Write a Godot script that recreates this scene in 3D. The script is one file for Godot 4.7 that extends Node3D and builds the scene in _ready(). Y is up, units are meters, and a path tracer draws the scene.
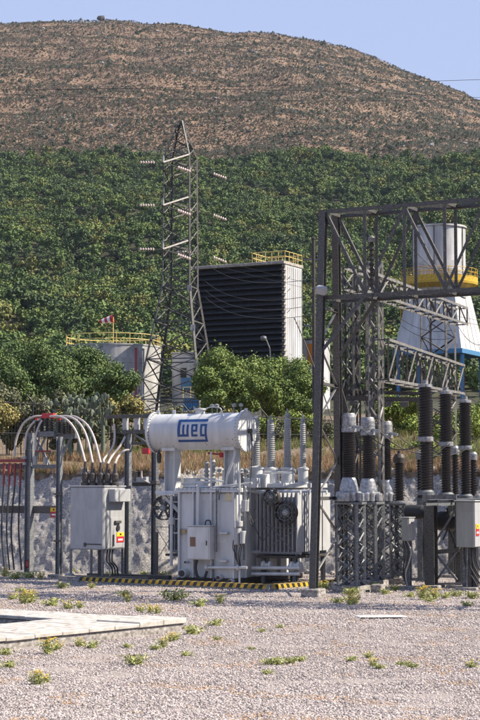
extends Node3D
# A substation yard with a power transformer in front of an orchard hillside.
# Pixel helpers give directions only; distances come from the ground, a facade plane or a usual size.

const YAW := -27.0                      # the yard's own axes, turned against the view
const EYE := Vector3(0, 3.2, 0)
const FOCAL := 1700.0                   # in photograph pixels
var pitch := atan(130.0 / 1700.0)
var M := {}                             # materials
var U := {}                             # shared unit meshes
var taken := {}
var rng := RandomNumberGenerator.new()
var nz := FastNoiseLite.new()
var relief := FastNoiseLite.new()

# ---------------------------------------------------------------- directions
func ray(u, v) -> Vector3:
	var y = 360.0 - v
	var d = Vector3(u - 240.0, y * cos(pitch) + FOCAL * sin(pitch), y * sin(pitch) - FOCAL * cos(pitch))
	return d / -d.z
func W(u, v, depth) -> Vector3:
	return EYE + ray(u, v) * depth
func G(u, v, h = 0.0) -> Vector3:
	var d = ray(u, v)
	return EYE + d * ((h - EYE.y) / d.y)
func on(node, u, v, plane_z) -> Vector3:          # local point of a thing where the pixel's ray meets its local plane z
	var inv = node.transform.affine_inverse()
	var o = inv * EYE
	var d = inv.basis * ray(u, v)
	return o + d * ((plane_z - o.z) / d.z)
func onx(node, u, v, plane_x) -> Vector3:
	var inv = node.transform.affine_inverse()
	var o = inv * EYE
	var d = inv.basis * ray(u, v)
	return o + d * ((plane_x - o.x) / d.x)

# ---------------------------------------------------------------- scene tree
func numbered(called) -> String:
	if not taken.has(called):
		taken[called] = 0
		return called
	taken[called] += 1
	return "%s_%03d" % [called, taken[called]]
func tag(o, label, category, group = ""):
	o.set_meta("label", label)
	o.set_meta("category", category)
	if group != "": o.set_meta("group", group)
	return o
func thing(called, label, category, at = Vector3.ZERO, turn = 0.0, group = "") -> Node3D:
	var o := Node3D.new()
	o.name = numbered(called)
	add_child(o)
	o.position = at
	o.rotation.y = deg_to_rad(turn)
	tag(o, label, category, group)
	return o
func put(parent, called, mesh, m, xf = Transform3D()) -> MeshInstance3D:
	var o := MeshInstance3D.new()
	o.name = numbered(called) if parent == self else called
	o.mesh = mesh
	o.material_override = m
	o.transform = xf
	parent.add_child(o, true)
	return o
func at(p: Vector3) -> Transform3D:
	return Transform3D(Basis(), p)
func dup(o, p: Vector3, turn = null, scale := 1.0, label = "") -> Node3D:
	var c = o.duplicate()
	var base = String(o.name).trim_suffix("_001")
	c.name = numbered(base)
	add_child(c)
	c.position = p
	if turn != null: c.rotation.y = deg_to_rad(turn)
	if scale != 1.0: c.scale = Vector3.ONE * scale
	if label != "": c.set_meta("label", label)
	return c

# ---------------------------------------------------------------- mesh tools
func tri(st, a, b, c, n):
	if (b - a).cross(c - a).dot(n) > 0:
		var t = b
		b = c
		c = t
	for p in [a, b, c]:
		st.set_normal(n)
		st.add_vertex(p)
func quad(st, a, b, c, d, n):
	tri(st, a, b, c, n)
	tri(st, a, c, d, n)
func start() -> SurfaceTool:
	var st := SurfaceTool.new()
	st.begin(Mesh.PRIMITIVE_TRIANGLES)
	return st
func add_box(st, lo: Vector3, hi: Vector3, bv := 0.0, xf := Transform3D()):
	var c = (lo + hi) * 0.5
	var h = (hi - lo) * 0.5
	bv = min(bv, min(h.x, min(h.y, h.z)) * 0.45)
	var B = xf.basis
	var f = func(x, y, z): return xf * (c + Vector3(x, y, z))
	for ax in 3:
		for s in [-1.0, 1.0]:
			var n = Vector3.ZERO
			n[ax] = s
			var i = (ax + 1) % 3
			var j = (ax + 2) % 3
			var ps = []
			for k in [[-1, -1], [1, -1], [1, 1], [-1, 1]]:
				var p = Vector3.ZERO
				p[ax] = s * h[ax]
				p[i] = k[0] * (h[i] - bv)
				p[j] = k[1] * (h[j] - bv)
				ps.append(xf * (c + p))
			quad(st, ps[0], ps[1], ps[2], ps[3], (B * n).normalized())
	if bv <= 0.0: return
	for ax in 3:
		var i = (ax + 1) % 3
		var j = (ax + 2) % 3
		for si in [-1.0, 1.0]:
			for sj in [-1.0, 1.0]:
				var q = []
				for e in [[-1, 0], [1, 0], [1, 1], [-1, 1]]:
					var p = Vector3.ZERO
					p[ax] = e[0] * (h[ax] - bv)
					p[i] = si * (h[i] - (bv if e[1] == 1 else 0.0))
					p[j] = sj * (h[j] - (0.0 if e[1] == 1 else bv))
					q.append(xf * (c + p))
				var n = Vector3.ZERO
				n[i] = si
				n[j] = sj
				quad(st, q[0], q[1], q[2], q[3], (B * n).normalized())
	for sx in [-1.0, 1.0]:
		for sy in [-1.0, 1.0]:
			for sz in [-1.0, 1.0]:
				var s = Vector3(sx, sy, sz)
				tri(st, xf * (c + s * Vector3(h.x, h.y - bv, h.z - bv)), xf * (c + s * Vector3(h.x - bv, h.y, h.z - bv)), xf * (c + s * Vector3(h.x - bv, h.y - bv, h.z)), (B * s).normalized())
func box(lo: Vector3, hi: Vector3, bv := 0.015) -> ArrayMesh:
	var st = start()
	add_box(st, lo, hi, bv)
	return st.commit()
func add_lathe(st, prof, seg := 16, xf := Transform3D()):
	for k in prof.size() - 1:
		var r0 = float(prof[k][0])
		var y0 = float(prof[k][1])
		var r1 = float(prof[k + 1][0])
		var y1 = float(prof[k + 1][1])
		if abs(r0 - r1) < 1e-6 and abs(y0 - y1) < 1e-6: continue
		var sl = Vector2(y1 - y0, r0 - r1).normalized()   # radial, vertical
		for s in seg:
			var a0 = TAU * s / seg
			var a1 = TAU * (s + 1) / seg
			var d0 = Vector3(cos(a0), 0, sin(a0))
			var d1 = Vector3(cos(a1), 0, sin(a1))
			var n0 = (xf.basis * (d0 * sl.x + Vector3.UP * sl.y)).normalized()
			var n1 = (xf.basis * (d1 * sl.x + Vector3.UP * sl.y)).normalized()
			var A = xf * (d0 * r0 + Vector3.UP * y0)
			var Bp = xf * (d1 * r0 + Vector3.UP * y0)
			var Cp = xf * (d1 * r1 + Vector3.UP * y1)
			var D = xf * (d0 * r1 + Vector3.UP * y1)
			var vs = []
			if r0 > 1e-6: vs += [[A, n0], [Bp, n1], [Cp, n1]]
			if r1 > 1e-6: vs += [[A, n0], [Cp, n1], [D, n0]]
			if vs.size() >= 3 and (vs[1][0] - vs[0][0]).cross(vs[2][0] - vs[0][0]).dot(n0 + n1) > 0:
				for t in range(0, vs.size(), 3):
					var w = vs[t + 1]
					vs[t + 1] = vs[t + 2]
					vs[t + 2] = w
			for v in vs:
				st.set_normal(v[1])
				st.add_vertex(v[0])
func lathe(prof, seg := 16, xf := Transform3D()) -> ArrayMesh:
	var st = start()
	add_lathe(st, prof, seg, xf)
	return st.commit()
func add_tube(st, pts, r, seg := 6, r1 = null):
	var n = pts.size()
	var rings = []
	var x = Vector3.ZERO
	for i in n:
		var t = (pts[min(i + 1, n - 1)] - pts[max(i - 1, 0)]).normalized()
		if i == 0:
			x = t.cross(Vector3.UP if abs(t.y) < 0.9 else Vector3.RIGHT).normalized()
		else:
			x = (x - t * x.dot(t)).normalized()
		var y = t.cross(x)
		var rr = r if r1 == null else lerp(r, r1, float(i) / (n - 1))
		var ring = []
		for s in seg:
			var a = TAU * s / seg
			var d = x * cos(a) + y * sin(a)
			ring.append([pts[i] + d * rr, d])
		rings.append(ring)
	for i in n - 1:
		for s in seg:
			var A = rings[i][s]
			var Bq = rings[i][(s + 1) % seg]
			var C = rings[i + 1][(s + 1) % seg]
			var D = rings[i + 1][s]
			for v in [A, C, Bq, A, D, C]:
				st.set_normal(v[1])
				st.add_vertex(v[0])
	for e in [0, n - 1]:
		var cn = (pts[0] - pts[1]).normalized() if e == 0 else (pts[n - 1] - pts[n - 2]).normalized()
		for s in seg:
			tri(st, pts[e], rings[e][s][0], rings[e][(s + 1) % seg][0], cn)
func tube(pts, r, seg := 6, r1 = null) -> ArrayMesh:
	var st = start()
	add_tube(st, pts, r, seg, r1)
	return st.commit()
func curve(pts, steps := 6) -> Array:      # smooth line through the points
	var out = []
	for i in pts.size() - 1:
		var p0 = pts[max(i - 1, 0)]
		var p3 = pts[min(i + 2, pts.size() - 1)]
		for k in steps:
			out.append(pts[i].cubic_interpolate(pts[i + 1], p0, p3, float(k) / steps))
	out.append(pts[-1])
	return out
func sag(a: Vector3, b: Vector3, drop: float, n := 16) -> Array:
	var out = []
	for i in n + 1:
		var t = float(i) / n
		out.append(a.lerp(b, t) - Vector3.UP * drop * 4.0 * t * (1.0 - t))
	return out
func span(a: Vector3, b: Vector3, w: float, face := Vector3.BACK, h = null) -> Transform3D:   # unit mesh of height 1 stretched from a to b
	var y = b - a
	var l = y.length()
	y = y / l
	var z = face - y * face.dot(y)
	if z.length() < 0.05: z = Vector3.RIGHT - y * Vector3.RIGHT.dot(y)
	z = z.normalized()
	var x = y.cross(z)
	return Transform3D(Basis(x * w, y * l, z * (w if h == null else h)), (a + b) * 0.5)
func member(parent, called, a, b, w, m, shape = "angle", face := Vector3.BACK, h = null) -> MeshInstance3D:
	return put(parent, called, U[shape], m, span(a, b, w, face, h))
func make_units():
	U.box = box(Vector3(-.5, -.5, -.5), Vector3(.5, .5, .5), 0.0)
	var st = start()
	add_box(st, Vector3(-.5, -.5, .36), Vector3(.5, .5, .5))
	add_box(st, Vector3(-.5, -.5, -.5), Vector3(-.36, .5, .36))
	U.angle = st.commit()
	st = start()                                    # H section, flanges facing z
	add_box(st, Vector3(-.5, -.5, .42), Vector3(.5, .5, .5))
	add_box(st, Vector3(-.5, -.5, -.5), Vector3(.5, .5, -.42))
	add_box(st, Vector3(-.04, -.5, -.42), Vector3(.04, .5, .42))
	U.h = st.commit()
	st = start()                                    # channel, web facing z
	add_box(st, Vector3(-.5, -.5, .4), Vector3(.5, .5, .5))
	add_box(st, Vector3(-.5, -.5, -.5), Vector3(-.42, .5, .4))
	add_box(st, Vector3(.42, -.5, -.5), Vector3(.5, .5, .4))
	U.channel = st.commit()
	U.rod = lathe([[0, -.5], [.5, -.5], [.5, .5], [0, .5]], 10)

# ---------------------------------------------------------------- materials
func srgb(c: Color) -> Color:
	return c.linear_to_srgb()
func mottle(seed_, freq, lo, hi, fine := 0.35, stretch := 1.0, size := 256, octaves := 4) -> ImageTexture:   # grain and patches, tileable
	var n := FastNoiseLite.new()
	n.seed = seed_
	n.frequency = freq
	n.fractal_octaves = octaves
	var g = n.get_seamless_image(size, size)
	var r := RandomNumberGenerator.new()
	r.seed = seed_
	var im := Image.create(size, size, true, Image.FORMAT_RGB8)
	for y in size:
		for x in size:
			var v = g.get_pixel(x, int(y / stretch) % size).r
			v = clamp((v - 0.5) * 1.5 + 0.5 + (r.randf() - 0.5) * fine, 0, 1)
			im.set_pixel(x, y, lo.lerp(hi, v))
	im.generate_mipmaps()
	return ImageTexture.create_from_image(im)
func mat(c: Color, rough := 0.7, metal := 0.0, tex = null, scale := 1.0) -> StandardMaterial3D:
	var m := StandardMaterial3D.new()
	m.albedo_color = srgb(c)
	m.roughness = rough
	m.metallic = metal
	if tex != null:
		m.albedo_texture = tex
		m.uv1_triplanar = true
		m.uv1_world_triplanar = true
		m.uv1_scale = Vector3.ONE * scale
	return m
func leafy(c: Color, back := 0.5) -> StandardMaterial3D:
	var m := mat(c, 0.75)
	m.vertex_color_use_as_albedo = true
	m.backlight = Color(back * .85, back, back * .4)
	m.cull_mode = BaseMaterial3D.CULL_DISABLED
	return m
func make_materials():
	var g = func(v): return Color(v, v, v)
	var worn = mottle(3, 0.02, g.call(.62), Color(1, 1, 1), 0.25)
	var clean = mottle(5, 0.02, g.call(.90), Color(1, 1, 1), 0.12, 5.0)
	var rusty = mottle(7, 0.03, Color(.62, .5, .42), Color(1, 1, 1), 0.3)
	var stone = mottle(9, 0.04, Color(.5, .48, .46), Color(1, 1, 1), 0.5)
	var streak = mottle(13, 0.03, g.call(.7), Color(1, 1, 1), 0.12, 6.0)
	M.steel = mat(Color(.125, .12, .113), .55, .25, worn, 2.2)            # weathered galvanised gantry
	M.steel_dark = mat(Color(.085, .085, .085), .6, .2, rusty, 2.0)
	M.galv = mat(Color(.22, .232, .245), .5, .35, worn, 2.4)                # newer galvanised posts
	M.galv_light = mat(Color(.30, .315, .33), .5, .3, worn, 2.4)
	M.pylon = mat(Color(.135, .132, .125), .6, .2, worn, .8)
	M.pale_steel = mat(Color(.27, .26, .245), .55, .2, worn, .8)
	M.paint = mat(Color(.545, .555, .56), .38, 0, clean, .7)                # transformer grey
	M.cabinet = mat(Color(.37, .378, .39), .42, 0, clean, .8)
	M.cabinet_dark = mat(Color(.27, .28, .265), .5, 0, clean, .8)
	M.radiator = mat(Color(.45, .46, .475), .4, 0, clean, .8)
	M.black = mat(Color(.018, .018, .02), .5)
	M.rubber = mat(Color(.03, .03, .032), .6)
	M.porcelain = mat(Color(.022, .017, .015), .28)
	M.porcelain_grey = mat(Color(.33, .335, .34), .3, 0, clean, 1.0)
	M.aluminium = mat(Color(.50, .51, .53), .38, .55, worn, 1.5)
	M.zinc_cap = mat(Color(.40, .41, .43), .45, .3, worn, 1.5)
	M.cable = mat(Color(.44, .395, .37), .5)
	M.red = mat(Color(.42, .025, .035), .45)
	M.red_dark = mat(Color(.20, .035, .035), .5)
	M.yellow = mat(Color(.82, .52, .03), .5, 0, worn, 1.0)
	M.sign_yellow = mat(Color(.80, .48, .02), .45)
	M.white = mat(Color(.8, .8, .79), .45)
	M.logo = mat(Color(.008, .055, .19), .35)
	M.blue = mat(Color(.06, .20, .38), .5, 0, clean, .5)
	M.concrete = mat(Color(.44, .42, .40), .9, 0, stone, .8)
	M.concrete_pale = mat(Color(.53, .505, .475), .9, 0, mottle(15, .03, Color(.78, .77, .75), Color(1, 1, 1), .3), .5)
	M.shotcrete = mat(Color(.48, .465, .45), .95, 0, stone, 1.3)
	M.tank = mat(Color(.50, .49, .475), .55, 0, streak, .12)
	M.tower_white = mat(Color(.66, .66, .665), .5, 0, streak, .1)
	M.louver = mat(Color(.03, .031, .032), .6, 0, worn, .4)
	M.louver_edge = mat(Color(.52, .47, .42), .7, 0, worn, .4)
	M.rail = mat(Color(.62, .47, .16), .5)
	M.bark = mat(Color(.09, .07, .05), .9)
	M.glass_brown = mat(Color(.16, .09, .06), .15)
	M.lens = mat(Color(.30, .31, .33), .2)
	M.wire = mat(Color(.035, .035, .035), .6)
	M.disc = mat(Color(.56, .47, .43), .3)
	M.flower = mat(Color(.80, .56, .02), .7)
	M.flower.cull_mode = BaseMaterial3D.CULL_DISABLED
	M.leaf = leafy(Color(1, 1, 1))
	M.dry = leafy(Color(1, 1, 1), .25)
	M.tinted = mat(Color(1, 1, 1), .95)
	M.tinted.vertex_color_use_as_albedo = true
	M.gravel = mat(Color(.42, .375, .355), .95, 0, mottle(21, .06, Color(.55, .54, .53), Color(1, .985, .97), .75, 1.0, 512, 5), .55)
	M.soil = mat(Color(.23, .175, .115), .95, 0, mottle(23, .03, Color(.55, .5, .45), Color(1, 1, 1), .5), .35)
	var hill = mottle(29, .012, Color(.58, .50, .44), Color(1, .97, .95), .55, 1.0, 1024, 6)
	M.hill = mat(Color(1, 1, 1), .95, 0, hill, .0055)
	M.hill.vertex_color_use_as_albedo = true

# ---------------------------------------------------------------- ready
func _ready():
	rng.seed = 4
	nz.seed = 8
	nz.frequency = 0.01
	nz.fractal_octaves = 5
	relief.seed = 21
	relief.frequency = .01
	relief.fractal_octaves = 2
	var cam := Camera3D.new()
	cam.name = "camera"
	add_child(cam)
	cam.position = EYE
	cam.rotation.x = pitch
	cam.fov = rad_to_deg(2.0 * atan(360.0 / FOCAL))
	cam.near = 0.1
	cam.far = 6000.0
	cam.current = true
	var sky_m := ProceduralSkyMaterial.new()
	sky_m.sky_top_color = srgb(Color(.17, .22, .385))
	sky_m.sky_horizon_color = srgb(Color(.28, .335, .47))
	sky_m.sky_curve = 0.35
	sky_m.ground_bottom_color = srgb(Color(.13, .115, .10))
	sky_m.ground_horizon_color = srgb(Color(.24, .23, .22))
	sky_m.sun_angle_max = 8.0
	var sky := Sky.new()
	sky.sky_material = sky_m
	var env := Environment.new()
	env.background_mode = Environment.BG_SKY
	env.sky = sky
	env.tonemap_mode = Environment.TONE_MAPPER_LINEAR
	env.tonemap_exposure = 2.05
	env.sdfgi_enabled = true
	env.ssao_enabled = true
	env.ssil_enabled = true
	env.fog_enabled = true
	env.fog_density = 0.00004
	env.fog_light_color = Color(.80, .86, .97)
	var we := WorldEnvironment.new()
	we.name = "environment"
	we.environment = env
	add_child(we)
	var sun := DirectionalLight3D.new()
	sun.name = "sun"
	add_child(sun)
	sun.look_at_from_position(Vector3(.718, .695, .019) * 10, Vector3.ZERO)
	sun.light_energy = 1.6
	sun.light_color = Color(1, .955, .88)
	sun.light_angular_distance = 0.5
	sun.shadow_enabled = true
	make_units()
	make_materials()
	setting()
	hill_cover()
	background_plant()
	pylon()
	near_trees()
	retaining_wall()
	foreground_slab()
	transformer()
	left_bay()
	gantry()
	back_trusses()
	breakers()
	fence()
	wires()
	weeds()

# ---------------------------------------------------------------- terrain
var W0 := Vector3(-8.61, 0, -66.97)     # foot of the retaining wall
var AX := Vector3(cos(deg_to_rad(27.0)), 0, sin(deg_to_rad(27.0)))      # along the yard
var NX := Vector3(-sin(deg_to_rad(27.0)), 0, cos(deg_to_rad(27.0)))     # towards the front of the yard
func yard(t, q) -> Vector3: return W0 + AX * t - NX * q
func q_of(p) -> float: return -(p - W0).dot(NX)
func t_of(p) -> float: return (p - W0).dot(AX)
func wall_q(t) -> float: return 4.6 * smoothstep(5.0, 9.5, t)          # foot of the slope
func top_q(t) -> float: return wall_q(t) + 3.2
func pieces(v, ps) -> float:
	if v <= ps[0][0]: return ps[0][1]
	for i in ps.size() - 1:
		if v <= ps[i + 1][0]: return lerp(float(ps[i][1]), float(ps[i + 1][1]), (v - ps[i][0]) / (ps[i + 1][0] - ps[i][0]))
	return ps[-1][1]
func smooth_pieces(v, ps) -> float:
	return (pieces(v - 25.0, ps) + pieces(v, ps) * 2.0 + pieces(v + 25.0, ps)) / 4.0
const NEAR := [[0.0, 3.9], [4.0, 4.3], [9.0, 4.8], [20.0, 5.5], [40.0, 7.2], [76.0, 10.2], [110.0, 11.8], [150.0, 14.0], [230.0, 18.0]]
const RIDGE := [[-400.0, 40.0], [-100.0, 17.0], [0.0, 15.0], [100.0, 12.5], [160.0, 17.0], [240.0, 25.5], [275.0, 26.5], [320.0, 33.0], [360.0, 46.0], [400.0, 61.0], [440.0, 77.0], [480.0, 94.0], [700.0, 170.0], [1000.0, 230.0]]
func land(p: Vector3) -> float:
	var Z = -p.z
	var u = 240.0 + p.x / max(Z, 1.0) * FOCAL
	var lo = pieces(q_of(p) - top_q(t_of(p)), NEAR)
	if Z < 220.0: return lo + nz.get_noise_2d(p.x * 4, p.z * 4) * 0.35
	var top = EYE.y + (490.0 - pieces(u, RIDGE)) / FOCAL * 1600.0
	var edge = EYE.y + (490.0 - 161.0) / FOCAL * 930.0
	var hi = 0.0
	if Z < 430.0: hi = lerp(17.5, 38.0, (Z - 240.0) / 190.0)
	elif Z < 930.0: hi = lerp(38.0, edge, pow((Z - 430.0) / 500.0, 1.06))
	elif Z < 1600.0:
		var k = (Z - 930.0) / 670.0
		hi = lerp(edge, top, k)
	else: hi = top - (Z - 1600.0) * 0.22 - pow((Z - 1600.0) / 500.0, 2) * 30.0
	var rough = clamp((Z - 240.0) / 300.0, 0, 1) * clamp((1640.0 - Z) / 300.0, 0.05, 1)
	hi += rough * (relief.get_noise_2d(p.x * .7, p.z * .7) * 7.0 + relief.get_noise_2d(p.x * 1.9, p.z * 1.6 + 900) * 3.0)
	if Z > 1350.0: hi += relief.get_noise_2d(p.x * 1.7 + 50, p.z * 1.7) * 3.0
	return lerp(lo, hi, smoothstep(220.0, 300.0, Z))
func grid(nu, nv, f: Callable, tint = null) -> ArrayMesh:     # f(i, j) -> point; smooth sheet
	var st = start()
	st.set_smooth_group(0)
	for j in nv + 1:
		for i in nu + 1:
			var p = f.call(float(i) / nu, float(j) / nv)
			if tint != null: st.set_color(tint.call(p))
			st.add_vertex(p)
	for j in nv:
		for i in nu:
			var a = j * (nu + 1) + i
			var b = a + 1
			var c = a + nu + 1
			var d = c + 1
			for k in [a, c, b, b, c, d]: st.add_index(k)
	st.generate_normals()
	return st.commit()
func structure(called, mesh, m) -> MeshInstance3D:
	var o = put(self, called, mesh, m)
	o.set_meta("kind", "structure")
	return o
func hill_tint(p: Vector3) -> Color:          # undergrowth among the trees, bare reddish soil above
	var lim = 935.0 + nz.get_noise_2d(p.x * 2.2, 400) * 40.0
	if -p.z < lim: return Color(.05, .058, .022)
	var v = clamp(nz.get_noise_2d(p.x * 7, p.z * 7) * 1.6 + .5, 0, 1)
	return Color(.18, .132, .09).lerp(Color(.295, .218, .15), v)
func setting():
	# the yard: a fine bumpy sheet in view inside a large flat one
	structure("ground", grid(2, 2, func(i, j): return Vector3(lerp(-4000.0, 4000.0, i), -0.25, lerp(4000.0, -4000.0, j))), M.soil)
	structure("gravel_yard", grid(150, 170, func(i, j):
		var p = Vector3(lerp(-40.0, 40.0, i), 0, lerp(2.0, -74.0, j))
		p.y = -0.012 + nz.get_noise_2d(p.x * 60, p.z * 60) * 0.05 + nz.get_noise_2d(p.x * 9, p.z * 9) * 0.05
		return p), M.gravel)
	structure("terrace", grid(91, 90, func(i, j):
		var t = lerp(-55.0, 75.0, i)
		var p = yard(t, top_q(t) - .25 + 66.0 * j * j)
		p.y = land(p) if j > 0.0 else 3.6
		return p), M.soil)
	structure("hillside", grid(300, 420, func(i, j):
		var Z = 108.0 * pow(2700.0 / 108.0, j)
		var p = Vector3(lerp(-.62, .62, i) * Z, 0, -Z)
		p.y = land(p) - (0.3 if Z < 125.0 else 0.0)
		return p, hill_tint), M.hill)
	gravel_stones()

func stone_mesh(seed_, squash := 0.62) -> ArrayMesh:
	var r := RandomNumberGenerator.new()
	r.seed = seed_
	var ph = (1.0 + sqrt(5.0)) / 2.0
	var v = []
	for a in [-1, 1]:
		for b in [-ph, ph]:
			for p in [Vector3(0, a, b), Vector3(a, b, 0), Vector3(b, 0, a)]:
				v.append(p.normalized() * r.randf_range(.72, 1.1) * Vector3(1, squash, r.randf_range(.75, 1.0)))
	var st = start()
	for i in 12:                       # faces of the icosahedron: triples of mutual neighbours
		for j in range(i + 1, 12):
			for k in range(j + 1, 12):
				var a = icos(i); var b = icos(j); var c = icos(k)
				if a.distance_to(b) < 1.2 and b.distance_to(c) < 1.2 and a.distance_to(c) < 1.2:
					var nn = (v[j] - v[i]).cross(v[k] - v[i]).normalized()
					if nn.dot(v[i] + v[j] + v[k]) < 0: nn = -nn
					tri(st, v[i], v[j], v[k], nn)
	return st.commit()
var icos_list := []
func icos(i) -> Vector3:
	if icos_list.is_empty():
		var ph = (1.0 + sqrt(5.0)) / 2.0
		for a in [-1, 1]:
			for b in [-ph, ph]:
				for p in [Vector3(0, a, b), Vector3(a, b, 0), Vector3(b, 0, a)]: icos_list.append(p.normalized())
	return icos_list[i]
func copies(parent, called, mesh, m, xfs, cols) -> MultiMeshInstance3D:
	var mm := MultiMesh.new()
	mm.transform_format = MultiMesh.TRANSFORM_3D
	mm.use_colors = true
	mm.mesh = mesh
	mm.instance_count = xfs.size()
	for i in xfs.size():
		mm.set_instance_transform(i, xfs[i])
		mm.set_instance_color(i, cols[i])
	var o := MultiMeshInstance3D.new()
	o.name = called
	o.multimesh = mm
	o.material_override = m
	parent.add_child(o, true)
	return o
func stuff(called, label, category) -> Node3D:
	var o = thing(called, label, category)
	o.set_meta("kind", "stuff")
	return o
func blocked(p: Vector3) -> bool:          # under the slab
	var d = Vector2(p.x + 1.19, p.z + 39.13)
	var a = d.dot(Vector2(-.5895, .8078))
	var b = d.dot(Vector2(-.8022, -.597))
	return a > -.02 and b > -.02 and a < 12.0 and b < 12.0
func gravel_stones():
	var o = stuff("gravel_stones", "pinkish grey crushed stones strewn all over the yard", "gravel")
	var sets = [[[], []], [[], []], [[], []]]
	var shades = [Color(.42, .37, .355), Color(.36, .315, .305), Color(.50, .45, .43), Color(.28, .245, .24), Color(.41, .35, .325), Color(.48, .42, .39), Color(.18, .165, .16)]
	for i in 210000:
		var Z = 1.0 / lerp(1.0 / 21.0, 1.0 / 66.0, pow(rng.randf(), .9))
		var p = Vector3(rng.randf_range(-.165, .165) * Z, 0, -Z)
		if blocked(p): continue
		var s = 0.009 + 0.02 * pow(rng.randf(), 2.8)
		if Z > 40.0: s *= 1.25
		p.y = nz.get_noise_2d(p.x * 9, p.z * 9) * 0.05 + s * .15
		var b = Basis(Vector3.UP, rng.randf() * TAU).rotated(Vector3.RIGHT, rng.randf_range(-.5, .5)).scaled(Vector3.ONE * s)
		var k = i % 3
		sets[k][0].append(Transform3D(b, p))
		var col = shades[rng.randi() % 7] * rng.randf_range(.85, 1.12)
		if nz.get_noise_2d(p.x * 35 + 500, p.z * 35) > .27 and rng.randf() < .28: col = Color(.42, .27, .16) * rng.randf_range(.8, 1.2)      # rusty earth and litter
		sets[k][1].append(col)
	for k in 3: copies(o, "stones", stone_mesh(40 + k), M.tinted, sets[k][0], sets[k][1])

# ---------------------------------------------------------------- foliage
# leaves spread through a lumpy crown; each leaf a folded pair of faces with a tint of its own
func crown_mesh(seed_, n, R: Vector3, leaf, tints, lumps := 9, core := 0.6) -> ArrayMesh:
	var r := RandomNumberGenerator.new()
	r.seed = seed_
	var L = []
	for i in lumps:
		var d = Vector3(r.randfn(), r.randfn() * .8 + .15, r.randfn()).normalized()
		L.append([d * r.randf_range(.35, .78), r.randf_range(.24, .5)])
	L.append([Vector3.ZERO, .62])
	var st = start()
	for i in n:
		var l = L[r.randi() % L.size()]
		var d = Vector3(r.randfn(), r.randfn(), r.randfn()).normalized()
		var p = (l[0] + d * l[1] * pow(r.randf(), .28)) * R
		if r.randf() < .22: p += Vector3(r.randfn() * .10, abs(r.randfn()) * .13, r.randfn() * .10) * R       # shoots past the outline
		var nn = (d * .9 + Vector3(r.randfn(), r.randfn() + .5, r.randfn()) * .55).normalized()
		var x = nn.cross(Vector3(r.randfn(), r.randfn(), r.randfn())).normalized()
		var y = nn.cross(x)
		var s = leaf * r.randf_range(.6, 1.25)
		var c = tints[r.randi() % tints.size()] * r.randf_range(.75, 1.2)
		c.a = 1
		st.set_color(c)
		var up = nn * s * .25
		tri(st, p - y * s, p + x * s * .55 + up, p + y * s, nn)
		tri(st, p - y * s, p + y * s, p - x * s * .55 + up, nn)
	if core > 0.0:            # the twigs and inner leaves that close the crown
		for l in L:
			var sp = stone_mesh(seed_ * 3 + int(l[1] * 100), .95)
			var a = sp.surface_get_arrays(0)[Mesh.ARRAY_VERTEX]
			var nm = sp.surface_get_arrays(0)[Mesh.ARRAY_NORMAL]
			var c = tints[r.randi() % tints.size()]
			for q in a.size():
				st.set_color(c)
				st.set_normal(nm[q])
				st.add_vertex((l[0] + a[q] * l[1] * core) * R)
	return st.commit()
func trunk_mesh(h, r0, seed_, R := 1.5, limbs := 5) -> ArrayMesh:
	var r := RandomNumberGenerator.new()
	r.seed = seed_
	var st = start()
	var top = Vector3(r.randf_range(-.15, .15), h, r.randf_range(-.15, .15))
	add_tube(st, curve([Vector3(0, -.3, 0), Vector3(r.randf_range(-.1, .1), h * .5, 0), top], 3), r0, 7, r0 * .6)
	for i in limbs:
		var a = TAU * i / limbs + r.randf()
		var e = top + Vector3(cos(a) * R * .6, R * r.randf_range(.3, .9), sin(a) * R * .6)
		add_tube(st, curve([top * .9, top.lerp(e, .5) + Vector3.UP * .15, e], 3), r0 * .45, 5, r0 * .12)
	return st.commit()

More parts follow.
